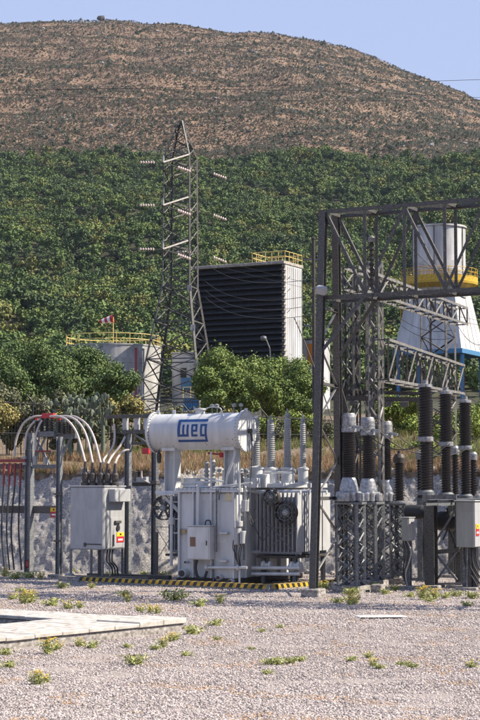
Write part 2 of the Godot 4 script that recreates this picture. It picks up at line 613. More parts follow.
var forest_tints = [Color(.058, .10, .022), Color(.078, .13, .026), Color(.10, .155, .03), Color(.13, .17, .034), Color(.045, .08, .02), Color(.165, .175, .042), Color(.115, .16, .03), Color(.068, .115, .026)]
func hill_cover():
	# orchard trees on the lower slope
	var white = [Color(1, 1, 1), Color(.8, .84, .76), Color(1.1, 1.08, .95)]
	var crowns = []
	for k in 5: crowns.append(crown_mesh(60 + k, 560, Vector3(2.9, 3.1, 2.9), .40, white, 7, .6))
	var trunk = trunk_mesh(1.5, .16, 7, 1.5, 4)
	var mats = []
	for c in forest_tints: mats.append(leafy(c))
	var spots = []
	var Z = 255.0
	while Z < 945.0:
		var step = 4.8 if Z > 540.0 else 4.0
		var x = -.175 * Z
		while x < .175 * Z:
			var p = Vector3(x + rng.randf_range(-1.7, 1.7), 0, -Z + rng.randf_range(-1.7, 1.7))
			var lim = 935.0 + nz.get_noise_2d(p.x * 2.2, 400) * 40.0
			if -p.z < lim and rng.randf() < .97:
				p.y = land(p)
				spots.append(p)
			x += 5.0
		Z += step
	var sets = [[[], []], [[], []], [[], []], [[], []], [[], []]]
	var made = 0
	for p in spots:
		var zz = -p.z
		var patch = nz.get_noise_2d(p.x * 3 + 300, p.z * 3) + rng.randf_range(-.42, .36) + (.06 if zz < 560.0 else -.05)
		var ti = [4, 0, 7, 1, 2, 6, 3, 5][int(clamp((patch + .55) / 1.1 * 8.0, 0, 7))]
		var s = rng.randf_range(.65, 1.2) * (1.3 if rng.randf() < .12 else 1.0)
		var yaw = rng.randf() * TAU
		var k = rng.randi() % 5
		var u = 240.0 + p.x / zz * FOCAL
		if made < 300 and zz > 455.0 and zz < 560.0 and u > -10 and u < 490 and not (u > 195 and u < 303 and zz < 520):
			made += 1
			var t = thing("orchard_tree", "leafy green orchard tree on the slope above the storage tank", "tree", p, rad_to_deg(yaw), "orchard trees on the lower hillside")
			t.scale = Vector3.ONE * s
			put(t, "trunk", trunk, M.bark)
			put(t, "crown", crowns[k], mats[ti], at(Vector3(0, 2.9, 0)))
		else:
			sets[k][0].append(Transform3D(Basis(Vector3.UP, yaw).scaled(Vector3.ONE * s), p + Vector3.UP * 2.9 * s))
			sets[k][1].append(forest_tints[ti] * rng.randf_range(.85, 1.15))
	var o = stuff("orchard", "dense dark and yellow green trees covering the lower hillside", "trees")
	for k in 5: copies(o, "trees", crowns[k], M.leaf, sets[k][0], sets[k][1])
	# scrub and rocks on the dry slope above
	var scrub = stuff("scrub", "low brown and grey green bushes dotting the dry hill", "bushes")
	var rocks = stuff("hill_rocks", "pale grey boulders lying scattered on the dry hill", "rocks")
	var bush = crown_mesh(80, 150, Vector3(1, .75, 1), .20, white, 5, .7)
	var bx = []
	var bc = []
	var rx = []
	var rc = []
	var shades = [Color(.14, .11, .07), Color(.19, .135, .09), Color(.14, .135, .08), Color(.22, .22, .16), Color(.23, .16, .11), Color(.11, .12, .06), Color(.18, .13, .09)]
	for i in 185000:
		var z = lerp(925.0, 1625.0, pow(rng.randf(), 1.15))
		var p = Vector3(rng.randf_range(-.16, .16) * z, 0, -z)
		var v = nz.get_noise_2d(p.x * 5, p.z * 5 + 77)
		if rng.randf() > .84 + v * .6: continue
		p.y = land(p)
		var s = rng.randf_range(.3, .88) + (rng.randf_range(.5, 1.5) if rng.randf() < .03 else 0.0)
		bx.append(Transform3D(Basis(Vector3.UP, rng.randf() * TAU).scaled(Vector3(s, s * rng.randf_range(.7, 1.1), s)), p + Vector3.UP * .3 * s))
		var c = shades[rng.randi() % 7]
		if rng.randf() < clamp(.12 + p.x / z * 3.0, .06, .45): c = Color(.235, .245, .19)
		if s > 1.0: c = Color(.075, .095, .045) if rng.randf() < .65 else Color(.22, .23, .18)
		bc.append(c * rng.randf_range(.8, 1.2))
	for i in 2600:
		var z = rng.randf_range(950.0, 1600.0)
		var p = Vector3(rng.randf_range(-.16, .16) * z, 0, -z)
		var v = nz.get_noise_2d(p.x * 3 + 900, p.z * 3)
		if v + p.x / z * 1.2 + (z - 1250.0) * .0004 < .14 and rng.randf() < .9: continue
		p.y = land(p)
		var s = rng.randf_range(.4, 1.3) + (1.6 if rng.randf() < .04 else 0.0)
		rx.append(Transform3D(Basis(Vector3.UP, rng.randf() * TAU).scaled(Vector3.ONE * s), p))
		rc.append(Color(.24, .235, .23) * rng.randf_range(.7, 1.2))
	copies(scrub, "bushes", bush, M.leaf, bx, bc)
	copies(rocks, "boulders", stone_mesh(91, .75), M.tinted, rx, rc)
	# a few large single things on the ridge
	for a in [[101, 13.5, 3.4, "dark lone boulder standing on the crest of the hill"], [251, 43, 2.6, "dark boulder in the rubble below the hill crest"]]:
		var p = W(a[0], a[1], 1600.0 if a[1] < 20 else 1440.0)
		p.y = land(p)
		var b = thing("boulder", a[3], "boulder", p)
		put(b, "stone", stone_mesh(17), M.steel_dark, Transform3D(Basis().scaled(Vector3(a[2] * 1.6, a[2] * 1.5, a[2])), Vector3.UP * a[2] * .3))
	for a in [[279, 27, 3.0], [137, 31, 3.2], [322, 44, 3.2], [20, 82, 2.4], [68, 143, 3.0], [30, 153, 3.6], [362, 60, 2.6], [420, 66, 2.6]]:
		var zz = 1560.0
		for k in 60:                    # walk down the ray until it meets the hill
			if W(a[0], a[1], zz).y > land(W(a[0], a[1], zz)): break
			zz -= 12.0
		var p = W(a[0], a[1], zz)
		p.y = land(p)
		var b = thing("hill_shrub", "dark green round shrub standing out on the dry hill", "shrub", p, rng.randf() * 360, "large shrubs on the dry hill")
		b.scale = Vector3.ONE * a[2]
		put(b, "foliage", bush, leafy(Color(.07, .095, .045)), at(Vector3(0, .5, 0)))
		put(b, "stem", U.rod, M.bark, span(Vector3(0, -.3, 0), Vector3(0, .5, 0), .1))

# ---------------------------------------------------------------- the plant behind the yard
func ring_rail(parent, c: Vector3, r, h, posts, m, a0 := 0.0, a1 := TAU):
	for k in posts:
		var a = lerp(a0, a1, float(k) / posts)
		var p = c + Vector3(cos(a), 0, sin(a)) * r
		member(parent, "rail_post", p, p + Vector3.UP * h, .07, m, "rod")
	for y in [.5, 1.0]:
		var pts = []
		for k in 41:
			var a = lerp(a0, a1, k / 40.0)
			pts.append(c + Vector3(cos(a) * r, h * y, sin(a) * r))
		put(parent, "handrail", tube(pts, .04, 5), m)
func line_rail(parent, a: Vector3, b: Vector3, h, posts, m):
	for k in posts + 1:
		var p = a.lerp(b, float(k) / posts)
		member(parent, "rail_post", p, p + Vector3.UP * h, .07, m, "rod")
	for y in [.5, 1.0]: member(parent, "handrail", a + Vector3.UP * h * y, b + Vector3.UP * h * y, .07, m, "rod")
func background_plant():
	# storage tank
	var c = W(113, 347.5, 177)
	var base = land(c) - .4
	var t = thing("storage_tank", "large round pale grey storage tank with yellow rail behind the trees", "tank", Vector3(c.x, base, c.z))
	var h = c.y - base
	put(t, "shell", lathe([[5.0, 0], [5.0, h]], 48), M.tank)
	put(t, "roof", lathe([[5.06, h - .1], [5.06, h + .05], [0, h + .35]], 48), M.tank)
	for k in 3: put(t, "weld_ring", lathe([[5.0, h * (k + 1) / 4 - .03], [5.03, h * (k + 1) / 4], [5.0, h * (k + 1) / 4 + .03]], 48), M.tank)
	ring_rail(t, Vector3(0, h, 0), 4.9, 1.1, 22, M.rail)
	for a in [[136, M.red], [143, M.cabinet]]:
		var p = on(t, a[0], 352, 4.75)
		var q = Vector3(p.x, 0, sqrt(5.15 * 5.15 - p.x * p.x))
		put(t, "riser_pipe", tube(curve([q * .9 + Vector3.UP * (h - .6), q + Vector3.UP * (h - .5), q + Vector3.UP * (h - 1.2), q + Vector3.UP * .2], 4), .1, 6), a[1])
	# windsock
	var wp = W(113, 346, 172.6)
	var s = thing("windsock", "red and white striped windsock on a thin pole", "windsock", Vector3(wp.x, base + h, wp.z))
	var top = W(113.2, 317, 172.6) - s.position
	member(s, "pole", Vector3.ZERO, top, .1, M.rail, "rod")
	member(s, "brace", Vector3(-.45, 0, 0), Vector3(-.45, top.y * .55, 0), .07, M.rail, "rod")
	var tip = W(99.5, 322, 172.9) - s.position
	var root = W(113.2, 318.6, 172.6) - s.position
	for k in 5:
		var a = root.lerp(tip, k / 5.0)
		var b = root.lerp(tip, (k + 1) / 5.0)
		var y = (b - a).normalized()
		var x = y.cross(Vector3.BACK).normalized()
		var xf = Transform3D(Basis(x, y, x.cross(y)), a)
		put(s, "band", lathe([[.40 - .045 * k, 0], [.40 - .045 * (k + 1), (b - a).length()]], 14, xf), M.red if k % 2 == 0 else M.white)
	# small white plant building with blue gear
	c = W(172, 354, 178)
	base = land(c) - .4
	t = thing("plant_building", "small white plant building with a blue door seen through the pylon", "building", Vector3(c.x, base, c.z), YAW)
	h = c.y - base
	put(t, "wall", box(Vector3(0, 0, -4), Vector3(4.2, h, 0), .03), M.tower_white)
	put(t, "roof", box(Vector3(-.12, h, -4.1), Vector3(4.3, h + .15, .12), .03), M.tank)
	var p = on(t, 180.5, 372, 0)
	put(t, "window", box(p + Vector3(0, -.6, .002), p + Vector3(.7, .4, .05)), M.louver)
	p = on(t, 183, 381, 0)
	put(t, "duct", box(p + Vector3(0, -.9, .004), p + Vector3(1.4, .3, .5), .03), M.blue)
	c = W(183, 398, 160)
	base = land(c) - .2
	t = thing("blue_container", "blue steel container below the small white building", "container", Vector3(c.x, base, c.z), YAW)
	h = c.y - base
	put(t, "body", box(Vector3(0, 0, -2), Vector3(3.2, h, 0), .03), M.blue)
	for k in 12: member(t, "rib", Vector3(.2 + k * .25, .1, .02), Vector3(.2 + k * .25, h - .1, .02), .1, M.blue, "box")
	line_rail(t, Vector3(0, h, 0), Vector3(3.2, h, 0), 1.0, 4, M.rail)
	# louvred cooler
	c = W(285, 264, 165)
	base = land(c) - .5
	t = thing("cooling_block", "tall block with dark horizontal louvres and a white end wall", "cooling tower", Vector3(c.x, base, c.z), YAW)
	h = c.y - base
	var wl = on(t, 195, 270, 0).x
	var d = onx(t, 302, 265, 0).z
	put(t, "end_wall", box(Vector3(-.35, 0, d), Vector3(0, h, 0), .02), M.tower_white)
	for k in 9: member(t, "wall_rib", Vector3(.02, .2, d * (k + .5) / 9.0), Vector3(.02, h - .15, d * (k + .5) / 9.0), .06, M.tower_white, "box")
	put(t, "core", box(Vector3(wl, 0, d), Vector3(-.351, h - .1, -.25), 0), M.louver)
	put(t, "parapet", box(Vector3(wl - .05, h, d - .1), Vector3(.08, h + .3, .42), .03), M.louver_edge)
	var n = int(h / .565)
	var st = start()
	var A = Vector3(0, .28, 0); var B = Vector3(0, -.26, .52); var C = Vector3(0, -.29, 0)
	var Bl = Vector3(0, -.29, .52)
	var X = Vector3(wl, 0, 0)
	quad(st, A, B, B + X, A + X, Vector3(0, .69, .72))
	quad(st, B, Bl, Bl + X, B + X, Vector3(0, 0, 1))
	quad(st, C, Bl, Bl + X, C + X, Vector3(0, -1, 0))
	var slat = st.commit()
	st = start()
	tri(st, A, Bl, C, Vector3.RIGHT)
	var cap = st.commit()
	for k in n:
		var y = h - .32 - k * .565
		put(t, "louver_slat", slat, M.louver, at(Vector3(-.02, y, -.2)))
		var cp = Transform3D(Basis(), Vector3(0.004, y, -.2))
		st = start()
		add_box(st, Vector3(-.02, -.29, 0.0), Vector3(.0, .0, .5))
		put(t, "end_cap", prism_x([A, Bl + Vector3(0, 0, .04), C], .05), M.louver_edge, cp)
	var ry = h + .3
	line_rail(t, Vector3(-3.6, ry, 0), Vector3(0, ry, 0), 1.0, 5, M.rail)
	line_rail(t, Vector3(0, ry, 0), Vector3(0, ry, d), 1.0, 4, M.rail)
	line_rail(t, Vector3(-3.6, ry, d), Vector3(0, ry, d), 1.0, 5, M.rail)
	line_rail(t, Vector3(-3.6, ry, 0), Vector3(-3.6, ry, d), 1.0, 4, M.rail)
	for v in [279, 291, 312]:
		p = onx(t, 288, v, .05)
		member(t, "wall_bracket", p, p + Vector3(.25, .25, 0), .07, M.steel_dark, "rod")
	# shed beside it
	c = W(303, 340, 172)
	base = land(c) - .4
	t = thing("pump_shed", "narrow white shed with an orange panel beside the louvred block", "shed", Vector3(c.x, base, c.z), YAW)
	h = c.y - base
	put(t, "wall", box(Vector3(0, 0, -2), Vector3(2.1, h, 0), .03), M.tower_white)
	put(t, "roof", box(Vector3(-.1, h, -2.1), Vector3(2.2, h + .15, .1), .03), M.steel)
	put(t, "panel", box(Vector3(.5, h - 2.6, .003), Vector3(1.15, h - .4, .06)), mat(Color(.62, .22, .03), .6))
	cooling_stack()
	# street lamp and mast
	c = W(270, 352, 122)
	base = land(c)
	t = thing("street_lamp", "curved grey street lamp above the bushes by the louvred block", "street lamp", Vector3(c.x, base, c.z))
	var hp = c.y - base
	var e = W(263.5, 338.5, 122) - t.position
	put(t, "pole", tube(curve([Vector3(0, -.1, 0), Vector3(0, hp * .6, 0), Vector3(0, hp, 0), Vector3(-.12, hp + .5, 0), Vector3(e.x + .15, e.y, 0)], 4), .05, 6), M.galv)
	put(t, "lamp_head", lathe([[0, -.16], [.17, -.14], [.24, 0], [.2, .16], [0, .2]], 12, at(e)), M.galv)
	c = W(313.5, 240, 92)
	base = land(c)
	t = thing("mast", "dark steel mast standing behind the gantry legs", "mast", Vector3(c.x, base - .2, c.z))
	member(t, "shaft", Vector3.ZERO, Vector3(0, c.y - base + .2, 0), .19, M.steel_dark, "rod")
	put(t, "cap", lathe([[.1, 0], [.13, .05], [.13, .12], [0, .2]], 10, at(Vector3(0, c.y - base + .2, 0))), M.steel_dark)
	for v in [256, 322]:
		var y = W(313, v, 92).y - base
		member(t, "crossarm", Vector3(-.55, y, 0), Vector3(.55, y, 0), .08, M.galv, "box")

func prism_x(pts, w) -> ArrayMesh:          # convex outline in y,z extruded along x
	var st = start()
	var c = Vector3.ZERO
	for p in pts: c += p / pts.size()
	var o = Vector3(w, 0, 0)
	for i in pts.size():
		var a = pts[i]
		var b = pts[(i + 1) % pts.size()]
		var nn = (b - a).cross(Vector3.RIGHT).normalized()
		if nn.dot(a - c) < 0: nn = -nn
		quad(st, a, b, b + o, a + o, nn)
	for i in range(1, pts.size() - 1):
		tri(st, pts[0], pts[i], pts[i + 1], Vector3.LEFT)
		tri(st, pts[0] + o, pts[i] + o, pts[i + 1] + o, Vector3.RIGHT)
	return st.commit()

func cooling_stack():
	var Z = 200.0
	var c = W(440, 352, Z)
	var base = land(c) - .4
	var t = thing("cooling_tower", "white cooling tower with round stack, yellow gallery and flared skirt", "cooling tower", Vector3(c.x, base, c.z), YAW)
	var k = FOCAL / Z
	var y0 = c.y - base                     # skirt foot
	var ys = y0 + (352 - 288) / k           # skirt top
	var yt = y0 + (352 - 226) / k           # stack top
	var st = start()
	var hb = 4.15
	var ht = 2.75
	for s in 4:
		var R = Basis(Vector3.UP, s * PI / 2)
		var nn = R * Vector3(0, (hb - ht) / (ys - y0), 1).normalized()
		var q = [Vector3(-hb, y0, hb), Vector3(hb, y0, hb), Vector3(ht, ys, ht), Vector3(-ht, ys, ht)]
		quad(st, R * q[0], R * q[1], R * q[2], R * q[3], nn)
	quad(st, Vector3(-ht, ys, ht), Vector3(ht, ys, ht), Vector3(ht, ys, -ht), Vector3(-ht, ys, -ht), Vector3.UP)
	put(t, "skirt", st.commit(), M.tower_white)
	for s in 4:
		var R = Basis(Vector3.UP, s * PI / 2)
		for e in 4:
			var f = lerp(-.6, .6, e / 3.0)
			put(t, "skirt_seam", U.box, M.tower_white, Transform3D(R, Vector3.ZERO) * span(Vector3(f * hb, y0 + .05, hb + .01), Vector3(f * ht, ys - .05, ht + .01), .06, Vector3.BACK, .05))
		put(t, "ring_beam", box(Vector3(-hb - .15, y0 - .55, -.15), Vector3(hb - .15, y0 - .01, .15), .02), M.blue, Transform3D(R, R * Vector3(0, 0, hb)))
		put(t, "leg", U.h, M.blue, span(R * Vector3(hb - .1, 0, hb - .5), R * Vector3(hb - .1, y0 - .56, hb - .5), .35))
	var pr = [[3.15, ys - 1.2], [3.12, ys + 1.5], [3.1, lerp(ys, yt, .5)], [3.16, yt - .25], [3.3, yt - .2], [3.3, yt], [3.05, yt], [3.0, ys]]
	put(t, "stack", lathe(pr, 40), M.tower_white)
	var yg = y0 + (352 - 285) / k
	put(t, "gallery_floor", lathe([[3.13, yg - .5], [4.5, yg - .05], [4.5, yg + .1], [3.13, yg + .1]], 40), M.yellow)
	put(t, "kick_plate", lathe([[4.5, yg + .1], [4.53, yg + .1], [4.53, yg + .85], [4.5, yg + .85], [4.5, yg + .1]], 40), M.yellow)
	ring_rail(t, Vector3(0, yg + .85, 0), 4.5, .9, 26, M.yellow)
	for s in 16:
		var a = TAU * s / 16
		var d = Vector3(cos(a), 0, sin(a))
		member(t, "bracket", d * 3.15 + Vector3.UP * (yg - 1.2), d * 4.4 + Vector3.UP * (yg - .1), .12, M.yellow, "box")
	put(t, "window_band", lathe([[3.14, yg + 1.0], [3.19, yg + 1.0], [3.19, yg + 1.7], [3.14, yg + 1.7]], 40), M.tank)
	for s in 3:
		var a = deg_to_rad(150 - s * 70)
		var d = Vector3(cos(a), 0, sin(a)) * 3.2
		member(t, "ladder_rail", d + Vector3.UP * (yg + .1), d + Vector3.UP * (yt - .2), .1, M.steel_dark, "rod")
	# caged ladder on the left, down to the skirt
	for dx in [-.35, .35]: member(t, "ladder_rail", Vector3(-4.3, ys - 4.0, 1.2 + dx), Vector3(-4.3, yg, 1.2 + dx), .12, M.yellow, "rod")
	for r in 12:
		var y = lerp(ys - 3.8, yg - .2, r / 11.0)
		member(t, "rung", Vector3(-4.3, y, .85), Vector3(-4.3, y, 1.55), .1, M.yellow, "rod")

# ---------------------------------------------------------------- lattice helpers
func lattice(parent, cs0, cs1, panels, wc, wb, m, cross := false, mb = null):   # four corners below and above; every member its own piece
	if mb == null: mb = m
	for i in 4: member(parent, "chord", cs0[i], cs1[i], wc, m, "angle", (cs0[i] + cs1[i]) * .5 - (cs0[(i + 2) % 4] + cs1[(i + 2) % 4]) * .5)
	for k in panels:
		var f0 = float(k) / panels
		var f1 = float(k + 1) / panels
		for i in 4:
			var j = (i + 1) % 4
			var a0 = cs0[i].lerp(cs1[i], f0)
			var b0 = cs0[j].lerp(cs1[j], f0)
			var a1 = cs0[i].lerp(cs1[i], f1)
			var b1 = cs0[j].lerp(cs1[j], f1)
			var out = (a0 + b1) * .5 - (cs0[0] + cs0[2] + cs1[0] + cs1[2]) * .25
			if cross:
				member(parent, "brace", a0, b1, wb, mb, "angle", out)
				member(parent, "brace", b0, a1, wb, mb, "angle", -out)
			elif (k + i) % 2 == 0: member(parent, "brace", a0, b1, wb, mb, "angle", out)
			else: member(parent, "brace", b0, a1, wb, mb, "angle", out)
func square(c: Vector3, w, yaw := 0.0) -> Array:
	var out = []
	for k in [[-1, 1], [1, 1], [1, -1], [-1, -1]]:
		out.append(c + Vector3(k[0] * w * .5, 0, k[1] * w * .5).rotated(Vector3.UP, yaw))
	return out
func disc_string(n, r, pitch_) -> ArrayMesh:
	var pr = [[0, 0]]
	for k in n:
		var y = k * pitch_
		pr += [[.05, y], [r, y + pitch_ * .25], [r * .9, y + pitch_ * .5], [.05, y + pitch_ * .62]]
	pr += [[.05, n * pitch_], [0, n * pitch_]]
	return lathe(pr, 10)

# ---------------------------------------------------------------- pylon
func pylon():
	var Z = 149.0
	var k = FOCAL / Z
	var c = W(177.5, 407, Z)
	var lo = land(c)
	var t = thing("transmission_tower", "tall steel lattice transmission tower with insulator strings", "pylon", Vector3(c.x, lo, c.z), -15)
	var Y = func(v): return W(178, v, Z).y - lo
	var c0 = square(Vector3(0, 0, 0), 5.9)
	var shift = Vector3(.22, 0, 0)
	var c1 = square(Vector3(0, Y.call(288), 0) + shift, 2.45)
	var c2 = square(Vector3(0, Y.call(158), 0) + shift, 2.3)
	var apex = Vector3(.25, Y.call(121), 0)
	for i in 4: put(t, "foot", box(Vector3(-.35, -.6, -.35), Vector3(.35, .25, .35)), M.concrete, at(c0[i]))
	var parts = [0.0, .10, .42, .72, 1.0]
	for s in 4:
		var l0 = []
		var l1 = []
		for i in 4:
			l0.append(c0[i].lerp(c1[i], parts[s]))
			l1.append(c0[i].lerp(c1[i], parts[s + 1]))
		lattice(t, l0, l1, 1 if s == 0 else 2, .19, .085, M.pylon, s > 0)
		for i in 4: member(t, "strut", l1[i], l1[(i + 1) % 4], .11, M.pylon)
	lattice(t, c1, c2, 9, .15, .07, M.pylon, true)
	var tip = square(apex, .25)
	lattice(t, c2, tip, 4, .12, .065, M.pylon, true)
	# crossarms reach towards and away from the camera on three levels
	var disc = disc_string(6, .15, .22)
	for v in [158, 200, 243]:
		var level = {158: "top", 200: "middle", 243: "lowest"}[v]
		for s in [1.0, -1.0]:
			var y = Y.call(v)
			var end = Vector3(-.35 if s > 0 else 1.0, y - (1.0 if s > 0 else .4), s * 3.3)
			var a = Vector3(-1.0, y, s * 1.2)
			var b = Vector3(1.35, y, s * 1.2)
			member(t, "crossarm", a, end, .14, M.pale_steel)
			member(t, "crossarm", b, end, .14, M.pale_steel)
			member(t, "crossarm_tie", a + Vector3.UP * -1.4, end, .09, M.pylon)
			member(t, "crossarm_tie", b + Vector3.UP * -1.4, end, .09, M.pylon)
			member(t, "strut", a, b, .09, M.pylon)
			# tension strings: a thing each, hung on the arm end
			var we = t.transform * end
			for g in [0, 1]:
				var dir = Vector3(-1, -.01, .05) if g == 0 else Vector3(.88, -.36, .35 if s > 0 else .2)
				dir = dir.normalized()
				var st_ = we + dir * (.75 if g == 0 else (1.5 if s > 0 else 1.4))
				var o = thing("insulator_string", "pale disc insulators on the %s %s crossarm, string on the %s side" % [level, "front" if s > 0 else "rear", "storage tank" if g == 0 else "louvred block"], "insulator", st_, 0, "disc insulator strings on the lattice tower")
				var xx = dir.cross(Vector3.BACK).normalized()
				put(o, "discs", disc, M.disc, Transform3D(Basis(xx, dir, xx.cross(dir)), Vector3.ZERO))
				member(o, "link", Vector3.ZERO, we - st_, .05, M.pylon, "rod")
				var far = st_ + dir * 1.35
				var e2 = far + (Vector3(-40, -.3, 3.0) if g == 0 else Vector3(34, -9.0, 14))
				var wr = thing("line_conductor", "thin conductor leaving the %s %s crossarm of the lattice tower on the %s side" % [level, "front" if s > 0 else "rear", "storage tank" if g == 0 else "louvred block"], "wire", far, 0, "conductors of the lattice tower")
				put(wr, "strand", tube(sag(Vector3.ZERO, e2 - far, .5, 12), .014, 4), M.wire)
	for v in [330, 365, 290]:
		var y = Y.call(v)
		var f = clamp(y / Y.call(288), 0, 1)
		var q = c0[1].lerp(c1[1], f)
		put(t, "sign_plate", box(q + Vector3(-.2, -.25, .1), q + Vector3(.2, .25, .13), .005), M.tank)

# ---------------------------------------------------------------- trees and bushes behind the wall
func bush_like(called, label, category, group, u, v, rpx, Z, tints, n, leaf, flat := 1.0, seed_ := 1, mat_ = null):
	var c = W(u, v, Z)
	var R = rpx / FOCAL * Z
	var base = land(c)
	var t = thing(called, label, category, Vector3(c.x, base, c.z), 0, group)
	put(t, "trunk", trunk_mesh(max(.3, c.y - base - R * .3), max(.03, R * .05), seed_, R, 5), M.bark)
	put(t, "crown", crown_mesh(seed_ * 7 + 3, n, Vector3(R, R * flat, R), leaf, tints, 11, .55), M.leaf if mat_ == null else mat_, at(Vector3(0, c.y - base, 0)))
	return t
func near_trees():
	var dark = [Color(.05, .09, .024), Color(.075, .125, .03), Color(.10, .155, .04), Color(.13, .18, .055)]
	var green = [Color(.07, .115, .022), Color(.11, .17, .028), Color(.15, .21, .04), Color(.19, .24, .06)]
	var lime = [Color(.14, .20, .03), Color(.20, .265, .04), Color(.26, .31, .06), Color(.11, .155, .03)]
	var olive = [Color(.10, .115, .055), Color(.15, .16, .08), Color(.085, .095, .045), Color(.18, .18, .10)]
	var i = 0
	for a in [[-6, 368, 34], [24, 362, 30], [50, 368, 30], [76, 366, 28], [98, 374, 26], [115, 382, 22], [8, 388, 28], [36, 388, 26], [62, 390, 26], [88, 392, 24], [110, 396, 20]]:
		i += 1
		bush_like("broadleaf_tree", "dense dark green tree in front of the storage tank", "tree", "trees in front of the storage tank", a[0], a[1], a[2], 112 + (i % 3) * 3 - (6 if a[1] > 380 else 0), dark, 11000, .085, .9, 20 + i)
	for a in [[222, 368, 26], [246, 376, 26], [270, 374, 24], [294, 379, 24], [310, 388, 18], [232, 388, 24], [262, 390, 22], [205, 385, 18], [288, 394, 20], [218, 403, 17], [245, 406, 16], [275, 406, 17], [303, 408, 15]]:
		i += 1
		bush_like("leafy_bush", "bright green leafy bush below the louvred block", "bush", "bushes below the louvred block", a[0], a[1], a[2], 116 + (i % 3) * 3 - (8 if a[1] > 384 else 0), green, 8500, .085, .95, 20 + i)
	for a in [[388, 412, 24], [412, 425, 26], [440, 440, 24], [470, 425, 26], [400, 448, 20], [428, 462, 18], [466, 455, 20], [492, 410, 24], [392, 458, 14], [380, 440, 16], [444, 425, 18], [418, 405, 16]]:
		i += 1
		bush_like("lime_shrub", "sunlit yellow green shrub behind the dark insulator columns", "shrub", "shrubs behind the insulator columns", a[0], a[1], a[2], 88 + (i % 3) * 3, lime, 6000, .075, .95, 20 + i)
	for a in [[262, 428, 16], [280, 437, 17], [300, 425, 18], [322, 430, 17], [345, 415, 18], [362, 440, 15], [290, 452, 11], [272, 455, 10]]:
		i += 1
		bush_like("slope_shrub", "straggly yellow green shrub on the slope behind the grey bushings", "shrub", "shrubs behind the grey bushings", a[0], a[1], a[2], 84 + (i % 3) * 2, lime if i % 2 else olive, 3600, .065, 1.0, 20 + i)
	for a in [[-4, 420, 22], [22, 425, 21], [48, 424, 20], [72, 428, 20], [97, 430, 19], [121, 432, 18], [146, 430, 17], [8, 404, 20], [60, 407, 18], [130, 412, 16], [36, 414, 18], [85, 420, 16], [110, 416, 16], [10, 440, 12], [60, 442, 11], [150, 442, 11], [170, 420, 18], [198, 424, 18], [225, 425, 17]]:
		i += 1
		bush_like("fence_shrub", "grey green shrub grown through the dark yard fence" if i % 3 else "ochre yellow shrub grown through the dark yard fence", "shrub", "shrubs along the yard fence", a[0], a[1], a[2], 79 + (i % 3) * 2, olive if i % 3 else [Color(.34, .27, .08), Color(.26, .23, .07), Color(.17, .18, .06)], 3600, .07, 1.0, 20 + i)
	for a in [[384, 452, 13], [404, 457, 13], [425, 450, 15], [447, 456, 13], [472, 452, 16], [490, 455, 14], [340, 455, 10], [365, 452, 12]]:
		i += 1
		bush_like("bank_shrub", "low lime green shrub on the bank right above the wall", "shrub", "low shrubs on the bank", a[0], a[1], a[2], 75 + (i % 3), lime, 2600, .075, .9, 20 + i)
	cactus_and_grass()
func cactus_and_grass():
	# prickly pears: flat pads stacked on each other
	var padm = mat(Color(.17, .21, .14), .7, 0, mottle(33, .05, Color(.7, .7, .7), Color(1, 1, 1)), 2.0)
	var pad = lathe([[0, -1], [.45, -.85], [.85, -.35], [1, .2], [.8, .75], [.4, .96], [0, 1]], 12)
	var i = 0
	for a in [[70, 412], [80, 409], [91, 410], [103, 412], [63, 417]]:
		i += 1
		var Z = 77.0
		var c = W(a[0], a[1], Z)
		c.y = land(c)
		var t = thing("prickly_pear", "grey green prickly pear cactus beside the yard fence", "cactus", c, i * 70, "prickly pears by the fence")
		var h = W(a[0], a[1], Z).y - c.y
		put(t, "stem", tube([Vector3(0, -.2, 0), Vector3(.05, h * .5, 0), Vector3(0, h, 0)], .13, 7, .07), padm)
		for k in 44:
			var p = Vector3(rng.randfn() * .34, h + rng.randf_range(-.8, .75), rng.randfn() * .25)
			var b = Basis(Vector3.UP, rng.randf() * TAU).rotated(Vector3.BACK, rng.randf_range(-.6, .6)).scaled(Vector3(1, 1, 1))
			put(t, "pad", pad, padm, Transform3D(b * Basis.from_scale(Vector3(.085, .15, .03)), p))
	# dry grass on the bank above the wall
	var o = stuff("dry_grass", "tan dry grass covering the bank above the retaining wall", "grass")
	var st = start()
	for k in 16:
		var a = rng.randf() * TAU
		var p = Vector3(cos(a), 0, sin(a)) * rng.randf() * .14
		var e = p + Vector3(rng.randfn() * .13, rng.randf_range(.3, .62), rng.randfn() * .13)
		var s = Vector3(cos(a + 1), 0, sin(a + 1)) * .014
		var nn = s.cross(e - p).normalized()
		tri(st, p - s, p + s, e, nn)
	var tuft = st.commit()
	var xf = []
	var cols = []
	var sh = [Color(.34, .22, .12), Color(.28, .17, .09), Color(.42, .29, .17), Color(.22, .14, .08), Color(.20, .19, .08)]
	for k in 17000:
		var t = rng.randf_range(-6.0, 26.0)
		var p = yard(t, top_q(t) - .2 + pow(rng.randf(), 1.3) * (8.0 if k % 2 else 30.0))
		if nz.get_noise_2d(p.x * 14, p.z * 14) < -.28: continue
		var back = q_of(p) - top_q(t)
		p.y = land(p) - .03
		var s = rng.randf_range(.5, 1.0)
		xf.append(Transform3D(Basis(Vector3.UP, rng.randf() * TAU).scaled(Vector3.ONE * s), p))
		var green = back > (7.0 if t < 12.0 else 2.5) and rng.randf() < .8
		cols.append((Color(.16, .19, .05) if green else sh[rng.randi() % 5]) * rng.randf_range(.75, 1.25))
	copies(o, "tufts", tuft, M.dry, xf, cols)

